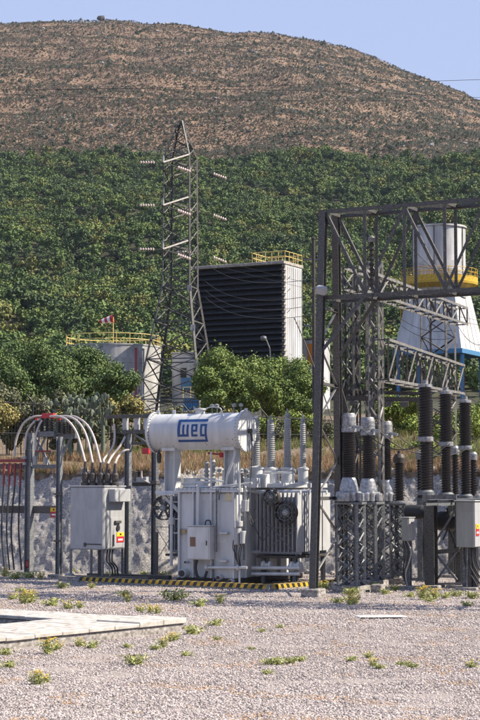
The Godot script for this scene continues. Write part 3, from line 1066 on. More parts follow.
# ---------------------------------------------------------------- yard: wall, slab
func loc(node, p: Vector3) -> Vector3: return node.transform.affine_inverse() * p
func retaining_wall():
	var t = thing("retaining_wall", "rough grey shotcrete retaining wall at the back of the yard", "wall")
	var f = FastNoiseLite.new()
	f.seed = 12
	f.frequency = .55
	f.fractal_octaves = 6
	f.fractal_gain = .6
	put(t, "sprayed_face", grid(820, 52, func(i, j):
		var tt = lerp(-30.0, 40.0, i)
		var k = min(j / .94, 1.0)
		var p = yard(tt, lerp(wall_q(tt), top_q(tt), k) + max(0.0, j - .94) * 12.0)
		p.y = lerp(-.3, 4.0 + f.get_noise_2d(p.x * 2, p.z * 2) * .35, k) - max(0.0, j - .94) * 2.0
		var d = f.get_noise_3d(p.x * 1.6, p.y * 1.6, p.z * 1.6)
		p += (NX * .7 + Vector3.UP * .7) * (.10 * d + .15 * max(0.0, f.get_noise_3d(p.x * 4, p.y * 4, p.z * 4 + 60)))
		return p), M.shotcrete)
	# a few blocks fallen at its foot
	for i in 26:
		var p = yard(rng.randf_range(-4, 22), 0)
		p = yard(t_of(p), wall_q(t_of(p)) - .35 - rng.randf() * .5)
		var s = rng.randf_range(.07, .22)
		var o = thing("rubble_stone", "grey lump of rubble at the foot of the retaining wall", "stone", p + Vector3.UP * s * .3, rng.randf() * 360, "rubble at the foot of the wall")
		put(o, "stone", stone_mesh(100 + i % 4), M.shotcrete, Transform3D(Basis().scaled(Vector3.ONE * s), Vector3.ZERO))
func foreground_slab():
	var C = Vector3(-1.19, 0, -39.13)
	var t = thing("trench_cover", "low pale concrete cable trench with cover slabs in the gravel", "trench", C, 0)
	var e1 = Vector3(-.5895, 0, .8078)          # along the front edge
	var e2 = Vector3(-.8078, 0, -.5895)
	var xf = Transform3D(Basis(e1, Vector3.UP, -e2), Vector3.ZERO)     # local x along e1, z against e2
	var P = func(a0, b0, a1, b1, y0, y1, bv):
		var st = start()
		add_box(st, Vector3(a0, y0, -b1), Vector3(a1, y1, -b0), bv, xf)
		return st.commit()
	put(t, "kerb", P.call(.07, .07, 11.0, .26, -.1, .165, .01), M.concrete)
	put(t, "kerb", P.call(.07, .262, .26, 11.0, -.1, .165, .01), M.concrete)
	put(t, "kerb", P.call(1.5, 2.4, 11.0, 2.54, -.1, .165, .01), M.concrete)
	put(t, "kerb", P.call(1.3, 2.542, 1.5, 11.0, -.1, .165, .01), M.concrete)
	put(t, "steel_cover", P.call(1.51, 2.55, 11.0, 11.0, .02, .05, .005), M.steel_dark)
	var r := RandomNumberGenerator.new()
	r.seed = 5
	for k in 13:
		for row in 2:
			var a0 = .02 + k * .84
			var b0 = .02 + row * 1.275
			var lift = r.randf_range(0.0, .012)
			var thick = .085 if k > 1 or row > 0 else .125
			put(t, "cover_slab", P.call(a0, b0, a0 + .834, b0 + 1.27, .167 + lift, .167 + thick + lift, .012), M.concrete_pale)
			put(t, "lifting_slot", P.call(a0 + .3, b0 + 1.0, a0 + .46, b0 + 1.05, .16 + thick + lift, .1685 + thick + lift, 0), M.steel_dark)
	for k in 8:
		var b0 = 2.572 + k * 1.05
		var lift = r.randf_range(0.0, .012)
		for row in 2:
			put(t, "cover_slab", P.call(.02 + row * .76, b0, .77 + row * .76, b0 + 1.044, .167 + lift, .252 + lift, .012), M.concrete_pale)
			put(t, "lifting_slot", P.call(.3 + row * .76, b0 + .2, .36 + row * .76, b0 + .36, .245 + lift, .2535 + lift, 0), M.steel_dark)
	# thin pale board lying on the gravel
	var c = G(381, 618)
	t = thing("pale_board", "thin white board lying flat on the gravel", "board", c, 12)
	put(t, "sheet", box(Vector3(-.62, .03, -.22), Vector3(.62, .055, .22), .006), M.white, Transform3D(Basis(Vector3.FORWARD, .012), Vector3.ZERO))

# ---------------------------------------------------------------- insulators
func shed_profile(h, rc, rs, n, taper := 1.0) -> Array:
	var pr = [[0, 0], [rc, 0]]
	for k in n:
		var f = lerp(1.0, taper, float(k) / n)
		var y = h * k / n
		var s = h / n
		pr += [[rc * f, y + s * .05], [rs * f, y + s * .22], [rs * f, y + s * .36], [rc * f, y + s * .72], [rc * f, y + s]]
	pr += [[rc * taper, h], [0, h]]
	return pr
func insulator(parent, called, p: Vector3, h, rc, rs, n, m, taper := 1.0, seg := 16) -> MeshInstance3D:
	return put(parent, called, lathe(shed_profile(h, rc, rs, n, taper), seg), m, at(p))

# ---------------------------------------------------------------- transformer
var T: Node3D
func transformer():
	T = thing("power_transformer", "large grey power transformer with white conservator tank, radiators and bushings", "transformer", G(178, 584), YAW)
	var H = on(T, 205, 489.5, 0).y
	var Wd = on(T, 236, 540, 0).x
	var D = 5.2
	put(T, "tank", box(Vector3(0, .22, -D), Vector3(Wd, H - .1, 0), .03), M.paint)
	put(T, "base_skid", box(Vector3(-.05, 0.02, -D - .05), Vector3(Wd + .05, .218, .05), .02), M.steel_dark)
	put(T, "tank_flange", box(Vector3(-.09, H - .098, -D - .09), Vector3(Wd + .09, H - .02, .09), .01), M.paint)
	put(T, "tank_cover", box(Vector3(-.07, H - .018, -D - .07), Vector3(Wd + .07, H + .05, .07), .01), M.paint)
	for k in 14: member(T, "flange_bolt", Vector3(.05 + k * (Wd - .1) / 13.0, H - .14, .055), Vector3(.05 + k * (Wd - .1) / 13.0, H + .08, .055), .035, M.galv, "rod")
	for u in [180, 194, 212, 234.5]:
		var x = on(T, u, 540, 0).x
		put(T, "stiffener", box(Vector3(x - .035, .23, .002), Vector3(x + .035, H - .1, .10), .01), M.paint)
	for z in [-.6, -1.5, -2.4, -3.3, -4.2]:
		put(T, "stiffener", box(Vector3(Wd + .002, .23, z - .035), Vector3(Wd + .1, H - .1, z + .035), .01), M.paint)
	# front: control box, pipes, valves
	var a = on(T, 187, 526, .42)
	var b = on(T, 209.5, 560, .42)
	var cb = put(T, "control_box", box(Vector3(a.x, b.y, .06), Vector3(b.x, a.y, .42), .025), M.paint)
	put(cb, "door", box(Vector3(a.x + .04, b.y + .04, .421), Vector3(b.x - .04, a.y - .04, .437), .006), M.paint)
	var g = on(T, 190, 537, .44)
	var g2 = on(T, 195.5, 546.5, .44)
	put(cb, "window", box(Vector3(g.x, g2.y, .438), Vector3(g2.x, g.y, .446), .002), M.glass_brown)
	put(cb, "handle", box(Vector3(b.x - .12, (a.y + b.y) * .5 - .08, .438), Vector3(b.x - .09, (a.y + b.y) * .5 + .08, .47), .006), M.steel_dark)
	put(cb, "rain_hood", box(Vector3(a.x - .03, a.y + .001, .04), Vector3(b.x + .03, a.y + .03, .46), .008), M.paint)
	g = on(T, 181.5, 529, .01)
	put(T, "rating_plate", box(g, g + Vector3(.17, -.17, .012), .003), mat(Color(.42, .30, .14), .5))
	g = on(T, 225, 492, .02)
	put(T, "rating_plate", box(g + Vector3(0, -.3, .0), g + Vector3(.32, -.02, .012), .003), mat(Color(.50, .44, .30), .5))
	var vpipe = func(u, v0, v1, z, r, m):
		var p = on(T, u, v0, z)
		var q = on(T, u, v1, z)
		return member(T, "pipe", Vector3(p.x, p.y, z), Vector3(p.x, q.y, z), r * 2, m, "rod")
	vpipe.call(198, 487, 526, .16, .065, M.paint)
	vpipe.call(216.5, 489, 552, .14, .03, M.galv)
	vpipe.call(219, 489, 500, .14, .03, M.galv)
	vpipe.call(213.5, 560, 584, .10, .025, M.galv)
	vpipe.call(171.5, 494, 566, -.25, .055, M.paint)
	vpipe.call(239.5, 470, 583, .12, .035, M.paint)
	vpipe.call(244, 478, 560, -.05, .03, M.galv)
	vpipe.call(250, 440, 520, .2, .012, M.galv)
	vpipe.call(211, 452, 489, .05, .03, M.paint)
	var lp = on(T, 171.5, 521, -.25)
	put(T, "pipe_joint", lathe([[0, -.14], [.09, -.12], [.1, .12], [0, .14]], 12, at(Vector3(lp.x, lp.y, -.25))), M.paint)
	var p1 = on(T, 205, 567.5, .2)
	var p2 = on(T, 247, 567.5, .2)
	member(T, "pipe", p1, p2, .10, M.paint, "rod")
	for u in [207, 238]: 
		var q = on(T, u, 567.5, .2)
		put(T, "pipe_flange", U.rod, M.paint, span(q - Vector3(.03, 0, 0), q + Vector3(.03, 0, 0), .19))
	for s in [[186, 573, .15, .2], [221, 577.5, .09, .12], [233, 581, .08, .12], [188, 562, .05, .1]]:
		var q = on(T, s[0], s[1], .02)
		var v = put(T, "valve", U.rod, M.paint, span(q, q + Vector3(0, 0, s[3] + .1), s[2] * 2))
		put(v, "wheel", U.rod, M.steel_dark, v.transform.affine_inverse() * span(q + Vector3(0, 0, s[3] + .08), q + Vector3(0, 0, s[3] + .13), s[2] * 1.5))
	put(T, "hose", tube(curve([on(T, 197, 560, .25), on(T, 195.5, 568, .25), on(T, 198, 577, .25), on(T, 204, 578, .25), on(T, 207, 571, .2)]), .05, 8), M.rubber)
	put(T, "hose", tube(curve([on(T, 205, 527, .2), on(T, 206, 521, .16), on(T, 210, 521, .14), on(T, 211, 527, .14)]), .022, 6), M.rubber)
	for v in [[221, 533, 229], [221, 561, 228]]:
		p1 = on(T, v[0], v[1], .05)
		p2 = on(T, v[2], v[1], .05)
		put(T, "lifting_lug", box(p1 + Vector3(0, -.03, -.05), p2 + Vector3(0, .03, .14), .01), M.paint)
	# terminal boxes at the front right corner, their cables below
	for s in [[233.5, 528, 238.5, 545], [239.5, 531, 243.5, 544], [235, 521, 240, 527], [241, 500, 246, 512]]:
		p1 = on(T, s[0], s[1], .3)
		p2 = on(T, s[2], s[3], .3)
		var j = put(T, "junction_box", box(Vector3(p1.x, p2.y, .06), Vector3(p2.x, p1.y, .3), .02), M.cabinet)
		put(j, "lid", box(Vector3(p1.x + .02, p2.y + .02, .301), Vector3(p2.x - .02, p1.y - .02, .318), .006), M.cabinet)
	for s in [[234.5, 545, 240, 566], [236.5, 545, 240.5, 568], [240.5, 544, 241, 569], [242.5, 544, 241.5, 570], [233.5, 540, 237, 556]]:
		p1 = on(T, s[0], s[1], .2)
		p2 = on(T, s[2], s[3], .16)
		put(T, "cable", tube(curve([p1, p1.lerp(p2, .5) + Vector3(-.05, -.03, .06), p2], 5), .016, 6), M.rubber)
	for s in [[247, 497, 249, 517, 255, 509], [250, 515, 262, 540, 272, 528], [246, 510, 252, 526, 256, 518]]:
		put(T, "cable", tube(curve([on(T, s[0], s[1], -.1), on(T, s[2], s[3], -.15), on(T, s[4], s[5], -.3)], 8), .016, 6), M.rubber)
	conservator(H, Wd)
	# radiators: banks of vertical plates on both long sides
	radiators(Wd + .42, on(T, 297, 520, -.9).x, -.85, -3.75, H, true)
	radiators(-1.28, -.14, -1.5, -3.9, H, false)
	# cover clutter and bushings
	top_gear(H, Wd)
func conservator(H, Wd):
	var cz = -.55
	var l = on(T, 156.5, 432, cz)
	var r = on(T, 245.5, 431.3, cz)
	var y = (l.y + r.y) * .5
	var R = 18.6 / FOCAL * 57.6
	var st = start()
	var ax = Transform3D(Basis(Vector3.DOWN, Vector3.RIGHT, Vector3.FORWARD).orthonormalized(), Vector3(0, y, cz))
	ax.basis = Basis(Vector3(0, -1, 0), Vector3(1, 0, 0), Vector3(0, 0, 1))
	var c = put(T, "conservator", lathe([[R, l.x], [R, r.x]], 56, ax), M.paint)
	for e in [[l.x, -1.0], [r.x, 1.0]]:
		var x = e[0]
		var s = e[1]
		put(c, "end_flange", lathe([[R - .05, x - .03], [R + .085, x - .03], [R + .085, x + .03], [R - .05, x + .03]], 56, ax), M.paint)
		put(c, "end_plate", lathe([[R + .08, x + s * .033], [R + .08, x + s * .06], [0, x + s * .06]], 56, ax), M.paint)
		for k in 36:
			var a = TAU * k / 36
			var p = Vector3(x, y + sin(a) * (R + .055), cz + cos(a) * (R + .055))
			put(c, "flange_bolt", U.rod, M.galv, span(p - Vector3(.072, 0, 0), p + Vector3(.072, 0, 0), .03))
	# emblem: blue strips that follow the curve of the shell
	var lx0 = on(T, 177.2, 432, cz + R).x
	var lx1 = on(T, 206.7, 432, cz + R).x
	var top = on(T, 192, 419.3, cz + R * .85).y
	var bot = on(T, 192, 441.9, cz + R * .85).y
	var X = func(v): return lerp(lx0, lx1, (v - 62.0) / 352.0)
	var Y = func(v): return lerp(top, bot, (v - 65.0) / 270.0)
	for q in [[62, 65, 414, 96], [62, 96, 96, 272], [96, 244, 198, 272], [121, 128, 146, 244], [172, 128, 198, 244], [62, 308, 414, 335], [228, 125, 252, 272], [252, 125, 302, 150], [278, 150, 302, 216], [252, 190, 278, 216], [252, 245, 302, 272], [334, 125, 358, 272], [358, 125, 388, 150], [358, 245, 388, 272], [388, 125, 414, 308]]:
		st = start()
		var n = 6
		for k in n:
			var pts = []
			for f in [k / float(n), (k + 1) / float(n)]:
				var py = Y.call(lerp(float(q[1]), float(q[3]), f))
				var dy = clamp(py - y, -R, R)
				var nn = Vector3(0, dy, sqrt(max(R * R - dy * dy, 0.0))) / R
				for xx in [q[0], q[2]]: pts.append(Vector3(X.call(xx), y, cz) + nn * (R + .006))
			var mid = (pts[0] + pts[3]) * .5 - Vector3((pts[0].x + pts[3].x) * .5, y, cz)
			quad(st, pts[0], pts[1], pts[3], pts[2], mid.normalized())
		put(c, "emblem_bar", st.commit(), M.logo)
	# specks of rust where the paint has chipped, as on the real shell
	var rustm = mat(Color(.12, .06, .035), .9)
	var rr := RandomNumberGenerator.new()
	rr.seed = 77
	for k in 12:
		var px = rr.randf_range(l.x + .2, r.x - .15)
		var ang = rr.randf_range(-1.1, -.3)
		st = start()
		var s = rr.randf_range(.008, .022)
		var ctr = Vector3(px, y, cz) + Vector3(0, sin(ang), cos(ang)) * (R + .004)
		var up = Vector3(0, cos(ang), -sin(ang))
		for j in 6:
			var a0 = TAU * j / 6
			var a1 = TAU * (j + 1) / 6
			tri(st, ctr, ctr + Vector3(cos(a0), 0, 0) * s + up * sin(a0) * s * 1.3, ctr + Vector3(cos(a1), 0, 0) * s + up * sin(a1) * s * 1.3, Vector3(0, sin(ang), cos(ang)))
		put(c, "rust_speck", st.commit(), rustm)
	# supports standing on the tank and on a bracket
	for u in [[172.5, 493.5], [232, 489]]:
		var p = on(T, u[0], 470, cz)
		var foot = on(T, u[0], u[1], cz).y
		put(T, "conservator_support", U.h, M.paint, Transform3D(Basis(Vector3(0, 0, -.46), Vector3(0, y - R * .8 - foot, 0), Vector3(.40, 0, 0)), Vector3(p.x, (y - R * .8 + foot) * .5, cz)))
		put(T, "support_saddle", box(Vector3(p.x - .26, y - R - .03, cz - .34), Vector3(p.x + .26, y - R * .86, cz + .34), .01), M.paint)
		put(T, "support_foot", box(Vector3(p.x - .3, foot - .06, cz - .4), Vector3(p.x + .3, foot, cz + .4), .01), M.paint)
	var bl = on(T, 160, 490, cz)
	put(T, "support_bracket", box(Vector3(bl.x, H - .16, cz - .35), Vector3(-.092, H - .04, cz + .35), .015), M.paint)
	member(T, "bracket_brace", Vector3(bl.x + .1, H - .16, cz), Vector3(-.02, H - 1.0, cz), .1, M.paint, "box")
	# gauge with its arm on the right end
	var gp = onx(T, 248.5, 431, r.x + .07)
	var ga = put(c, "level_gauge", U.rod, M.steel_dark, span(gp, gp + Vector3(.12, 0, 0), .16))
	put(c, "gauge_arm", U.box, M.steel_dark, span(gp + Vector3(.08, .02, 0), gp + Vector3(.12, -.35, -.05), .06))
	put(c, "gauge_cable", tube(curve([gp + Vector3(.12, -.1, .02), gp + Vector3(.14, -.8, .03), gp + Vector3(.1, -1.7, .05)]), .014, 6), M.rubber)
	# fittings on top
	var tp = func(u): return Vector3(on(T, u, 412, cz).x, y + R, cz)
	var q0 = tp.call(200)
	put(c, "hatch", lathe([[.17, -.05], [.17, .12], [.22, .12], [.22, .17], [0, .19]], 20, at(q0)), M.paint)
	put(c, "top_pipe", tube(curve([tp.call(205) + Vector3(0, .1, 0), tp.call(210) + Vector3(0, .2, .05), tp.call(220) + Vector3(0, .18, .05), tp.call(225) + Vector3(0, .0, .2), on(T, 225, 420, cz + R * .9) + Vector3(0, .05, .06)], 5), .022, 6), M.paint)
	for u in [212, 217, 234, 241]:
		var p = tp.call(u)
		member(c, "valve_stem", p, p + Vector3(0, .24, 0), .05, M.galv, "rod")
		put(c, "valve_cap", lathe([[0, 0], [.07, 0], [.085, .08], [0, .12]], 10, at(p + Vector3(0, .2, 0))), M.zinc_cap)
	for u in [158, 174, 246]:
		var p = tp.call(u)
		put(c, "lifting_eye", box(p + Vector3(-.06, -.02, -.015), p + Vector3(.06, .14, .015), .01), M.paint)
	# oil pipe from the conservator down to the cover
	put(T, "oil_pipe", tube(curve([Vector3(on(T, 238, 450, cz).x, y - R * .8, cz + .15), on(T, 234, 458, cz + .3), on(T, 228, 473, cz + .3), on(T, 226, 486, cz + .2)]), .05, 8), M.paint)
	var br = on(T, 159, 457, cz + .25)
	put(T, "breather", lathe([[0, -.22], [.07, -.2], [.085, 0], [.085, .1], [.04, .16], [0, .3]], 12, at(br)), M.steel_dark)
func radiators(x0, x1, z0, z1, H, right):
	var y1 = H - .05
	var y0 = on(T, 280, 554, z0).y
	var units = 4 if right else 3
	var du = (z0 - z1) / units
	var plates = 10
	var st = start()
	add_box(st, Vector3(-.009, y0 + .06, -du * .44), Vector3(.009, y1 - .06, du * .44), .006)
	var plate = st.commit()
	for u in units:
		var zc = z0 - du * (u + .5)
		for k in plates:
			put(T, "radiator_plate", plate, M.radiator, at(Vector3(lerp(x0 + .03, x1 - .03, float(k) / (plates - 1)), 0, zc)))
		for y in [y0 + .03, y1 - .03]:
			put(T, "radiator_header", U.rod, M.radiator, span(Vector3(x0 - .45 if right else x1 + .14, y, zc), Vector3(x1 if right else x0, y, zc), .14))
	put(T, "radiator_frame", box(Vector3(x0 - .05, y0 - .14, z1), Vector3(x1 + .02, y0 - .06, z0 + .05), .01), M.steel_dark)
	# steel stays under the bank
	for z in [z0 - .2, z1 + .4]:
		for x in [x0 + .1, x1 - .15]:
			if right: put(T, "stay", U.h, M.galv, span(Vector3(x, .0, z), Vector3(x, y0 - .14, z), .13))
	var fc = on(T, 286.5, 512.5, z0 + .1) if right else on(T, 164, 508, z0 + .1)
	fan(fc, .37 if right else .40)
	if right:
		fan(on(T, 272, 497, z0 + .1), .26)
		for s in [[262, 516, 297, 556], [262, 551, 297, 529], [262, 528, 297, 528]]:
			member(T, "stay_rod", on(T, s[0], s[1], z0 + .05), on(T, s[2], s[3], z0 + .05), .025, M.galv, "rod")
		# oil pump pipework low down beside the tank
		for v in [568, 574]:
			member(T, "pipe", on(T, 252, v, z0 + .1), on(T, 300, v, z0 + .1), .12, M.paint, "rod")
		for x in [x1 - .05, x0 + .3]: put(T, "pipe_valve", lathe([[0, -.18], [.16, -.16], [.16, -.1], [.09, -.05], [.09, .05], [.16, .1], [.16, .16], [0, .18]], 14, Transform3D(Basis(Vector3.FORWARD, PI / 2), Vector3(x, on(T, 290, 566, z0).y, z0 - .05))), M.paint)
		put(T, "pump", lathe([[0, -.3], [.2, -.26], [.22, .1], [.14, .3], [0, .34]], 16, Transform3D(Basis(Vector3.RIGHT, PI / 2), Vector3(x1 - .2, .6, z0 - .3))), M.paint)
	else:
		for s in [[154, 527, 178, 527], [155, 563, 176, 528], [156, 528, 176, 560]]:
			member(T, "stay_rod", on(T, s[0], s[1], z0 + .05), on(T, s[2], s[3], z0 + .05), .025, M.galv, "rod")
		for v in [502, 519, 533]:
			p_rung(on(T, 173.5, v, -.3), on(T, 179, v, -.3))
func p_rung(a, b): member(T, "rung", a, b, .04, M.paint, "rod")
func fan(c: Vector3, r):
	var xf = Transform3D(Basis(Vector3.RIGHT, PI / 2), c)
	var f = put(T, "fan", lathe([[r, -.08], [r + .03, -.08], [r + .03, .1], [r, .1], [r, -.08]], 28, xf), M.steel_dark)
	put(f, "hub", lathe([[0, .16], [r * .3, .12], [r * .32, -.04], [0, -.04]], 16, xf), M.cabinet)
	for k in 6:
		var b = xf * Transform3D(Basis(Vector3.UP, k * TAU / 6), Vector3.ZERO)
		var st = start()
		var A = b * Vector3(r * .28, .03, -.05); var B = b * Vector3(r * .95, .04, -r * .2); var C = b * Vector3(r * .95, -.05, r * .2); var D = b * Vector3(r * .28, -.02, .05)
		quad(st, A, B, C, D, (B - A).cross(D - A).normalized())
		put(f, "blade", st.commit(), M.steel)
	for q in [.45, .72]: put(f, "guard", lathe([[r * q, .13], [r * q + .012, .14], [r * q, .15], [r * q - .012, .14], [r * q, .13]], 24, xf), M.galv)
	for k in 4:
		var d = Vector3(cos(k * PI / 4), sin(k * PI / 4), 0) * (r + .02)
		put(f, "guard", U.rod, M.galv, span(c + Vector3(0, 0, .14) - d, c + Vector3(0, 0, .14) + d, .018))
func top_gear(H, Wd):
	# high-voltage bushings in a row along the tank
	for s in [[256, 415, 466, -2.0, .155], [271, 418, 467, -2.95, .16], [287.5, 412, 467, -3.8, .15], [303, 418, 467, -4.7, .125]]:
		var p = on(T, s[0], s[2], s[3])
		var q = on(T, s[0], s[1], s[3])
		var h = q.y - p.y
		var b = insulator(T, "bushing", Vector3(p.x, p.y, s[3]), h * .88, s[4] * .82, s[4] * 1.02, 22, M.porcelain_grey, .82)
		put(b, "cap", lathe([[s[4] * .62, h * .88], [s[4] * .66, h * .95], [s[4] * .4, h * .97], [.03, h * .98], [.03, h * 1.06], [0, h * 1.06]], 14), M.zinc_cap)
		put(b, "turret", lathe([[s[4] * 1.5, H - p.y + .03], [s[4] * 1.5, -.1], [s[4] * 1.75, -.1], [s[4] * 1.75, -.04], [s[4], 0], [0, 0]], 18), M.paint)
	put(T, "bushing_deck", box(Vector3(Wd - .5, H + .052, -D_deck), Vector3(Wd + 1.1, H + .22, -1.4), .02), M.paint)
	# low-voltage bushings below the conservator
	for s in [[206.5, 461, 486], [213, 459, 486], [241, 468, 488], [247, 470, 488]]:
		var z = -1.6
		var p = on(T, s[0], s[2], z)
		var q = on(T, s[0], s[1], z)
		insulator(T, "bushing", Vector3(p.x, H + .05, z), q.y - H - .05, .07, .11, 7, M.porcelain_grey, .9, 14)
	for s in [[183, 478, 196, 489, -.9], [197, 481, 204, 489, -.2], [222, 470, 230, 480, -1.5], [244, 478, 256, 489, -.8], [256, 474, 266, 487, -1.3]]:
		var p = on(T, s[0], s[1], s[4])
		var q = on(T, s[2], s[3], s[4])
		var o = put(T, "cover_box", box(Vector3(p.x, H + .052, s[4] - .35), Vector3(q.x, p.y, s[4]), .02), M.paint)
		put(o, "lid", box(Vector3(p.x + .03, H + .1, s[4] + .001), Vector3(q.x - .03, p.y - .04, s[4] + .014), .005), M.paint)
	for s in [[182, 484, 214, 482, -.25], [200, 478, 240, 484, -1.0], [214, 487, 252, 483, .0], [242, 471, 292, 473, -2.4], [186, 487, 246, 487, -.1]]:
		member(T, "pipe", on(T, s[0], s[1], s[4]), on(T, s[2], s[3], s[4]), .07, M.paint, "rod")
	for u in [219, 226, 246, 263, 279, 294]:
		var z = -1.2 if u < 250 else -3.0
		var p = on(T, u, 478, z)
		member(T, "valve_post", Vector3(p.x, H + .05, z), Vector3(p.x, p.y + .2, z), .05, M.paint, "rod")
		put(T, "valve_cap", lathe([[0, 0], [.08, .02], [.08, .1], [0, .14]], 10, at(Vector3(p.x, p.y + .2, z))), M.zinc_cap)
	var rp = on(T, 268, 460, -1.2)
	put(T, "valve", lathe([[0, -.1], [.1, -.08], [.1, .08], [0, .1]], 12, at(on(T, 222, 455, -1.3))), M.red)
	member(T, "pipe", on(T, 208, 453, -1.3), on(T, 236, 456, -1.3), .07, M.red_dark, "rod")
const D_deck := 5.1

# ---------------------------------------------------------------- striped kerb round the transformer
func kerb():
	var P1 = G(269, 591)
	var P0 = G(58, 581.5)
	var d = (P0 - P1).normalized()
	var e = Vector3(-d.z, 0, d.x)              # away from the camera
	if e.z > 0: e = -e
	var L = (P0 - P1).length()
	var t = thing("striped_kerb", "low concrete kerb with yellow and black hazard stripes round the transformer", "kerb", P1)
	var xf = Transform3D(Basis(d, Vector3.UP, e), Vector3.ZERO)
	var st = start()
	add_box(st, Vector3(0, -.1, 0), Vector3(L, .2, .22), .01, xf)
	put(t, "kerb_side", st.commit(), M.concrete)
	st = start()
	add_box(st, Vector3(0, -.1, .223), Vector3(.22, .198, 4.4), .01, xf)
	put(t, "kerb_side", st.commit(), M.concrete)
	for s in 2:
		st = start()
		var n = int((L - .9) / .3) if s == 0 else 13
		var stb = start()
		for k in n * 2:
			var a = .06 + k * .15
			var f = func(x, y, dz):
				return xf * (Vector3(x, y, -.004) if s == 0 else Vector3(-.004, y, x + .1))
			var nn = xf.basis * (Vector3(0, 0, -1) if s == 0 else Vector3(-1, 0, 0))
			quad(st if k % 2 == 0 else stb, f.call(a + .08, .06, 0), f.call(a + .23, .06, 0), f.call(a + .15, .192, 0), f.call(a, .192, 0), nn)
			var g = func(x, z): return xf * (Vector3(x, .2045, z) if s == 0 else Vector3(z, .2025, x + .1))
			quad(st if k % 2 == 0 else stb, g.call(a, .01), g.call(a + .15, .01), g.call(a + .15, .2), g.call(a, .2), Vector3.UP)
		put(t, "yellow_stripes", st.commit(), M.yellow).set_meta("kind", "stuff")
		put(t, "black_stripes", stb.commit(), M.black).set_meta("kind", "stuff")

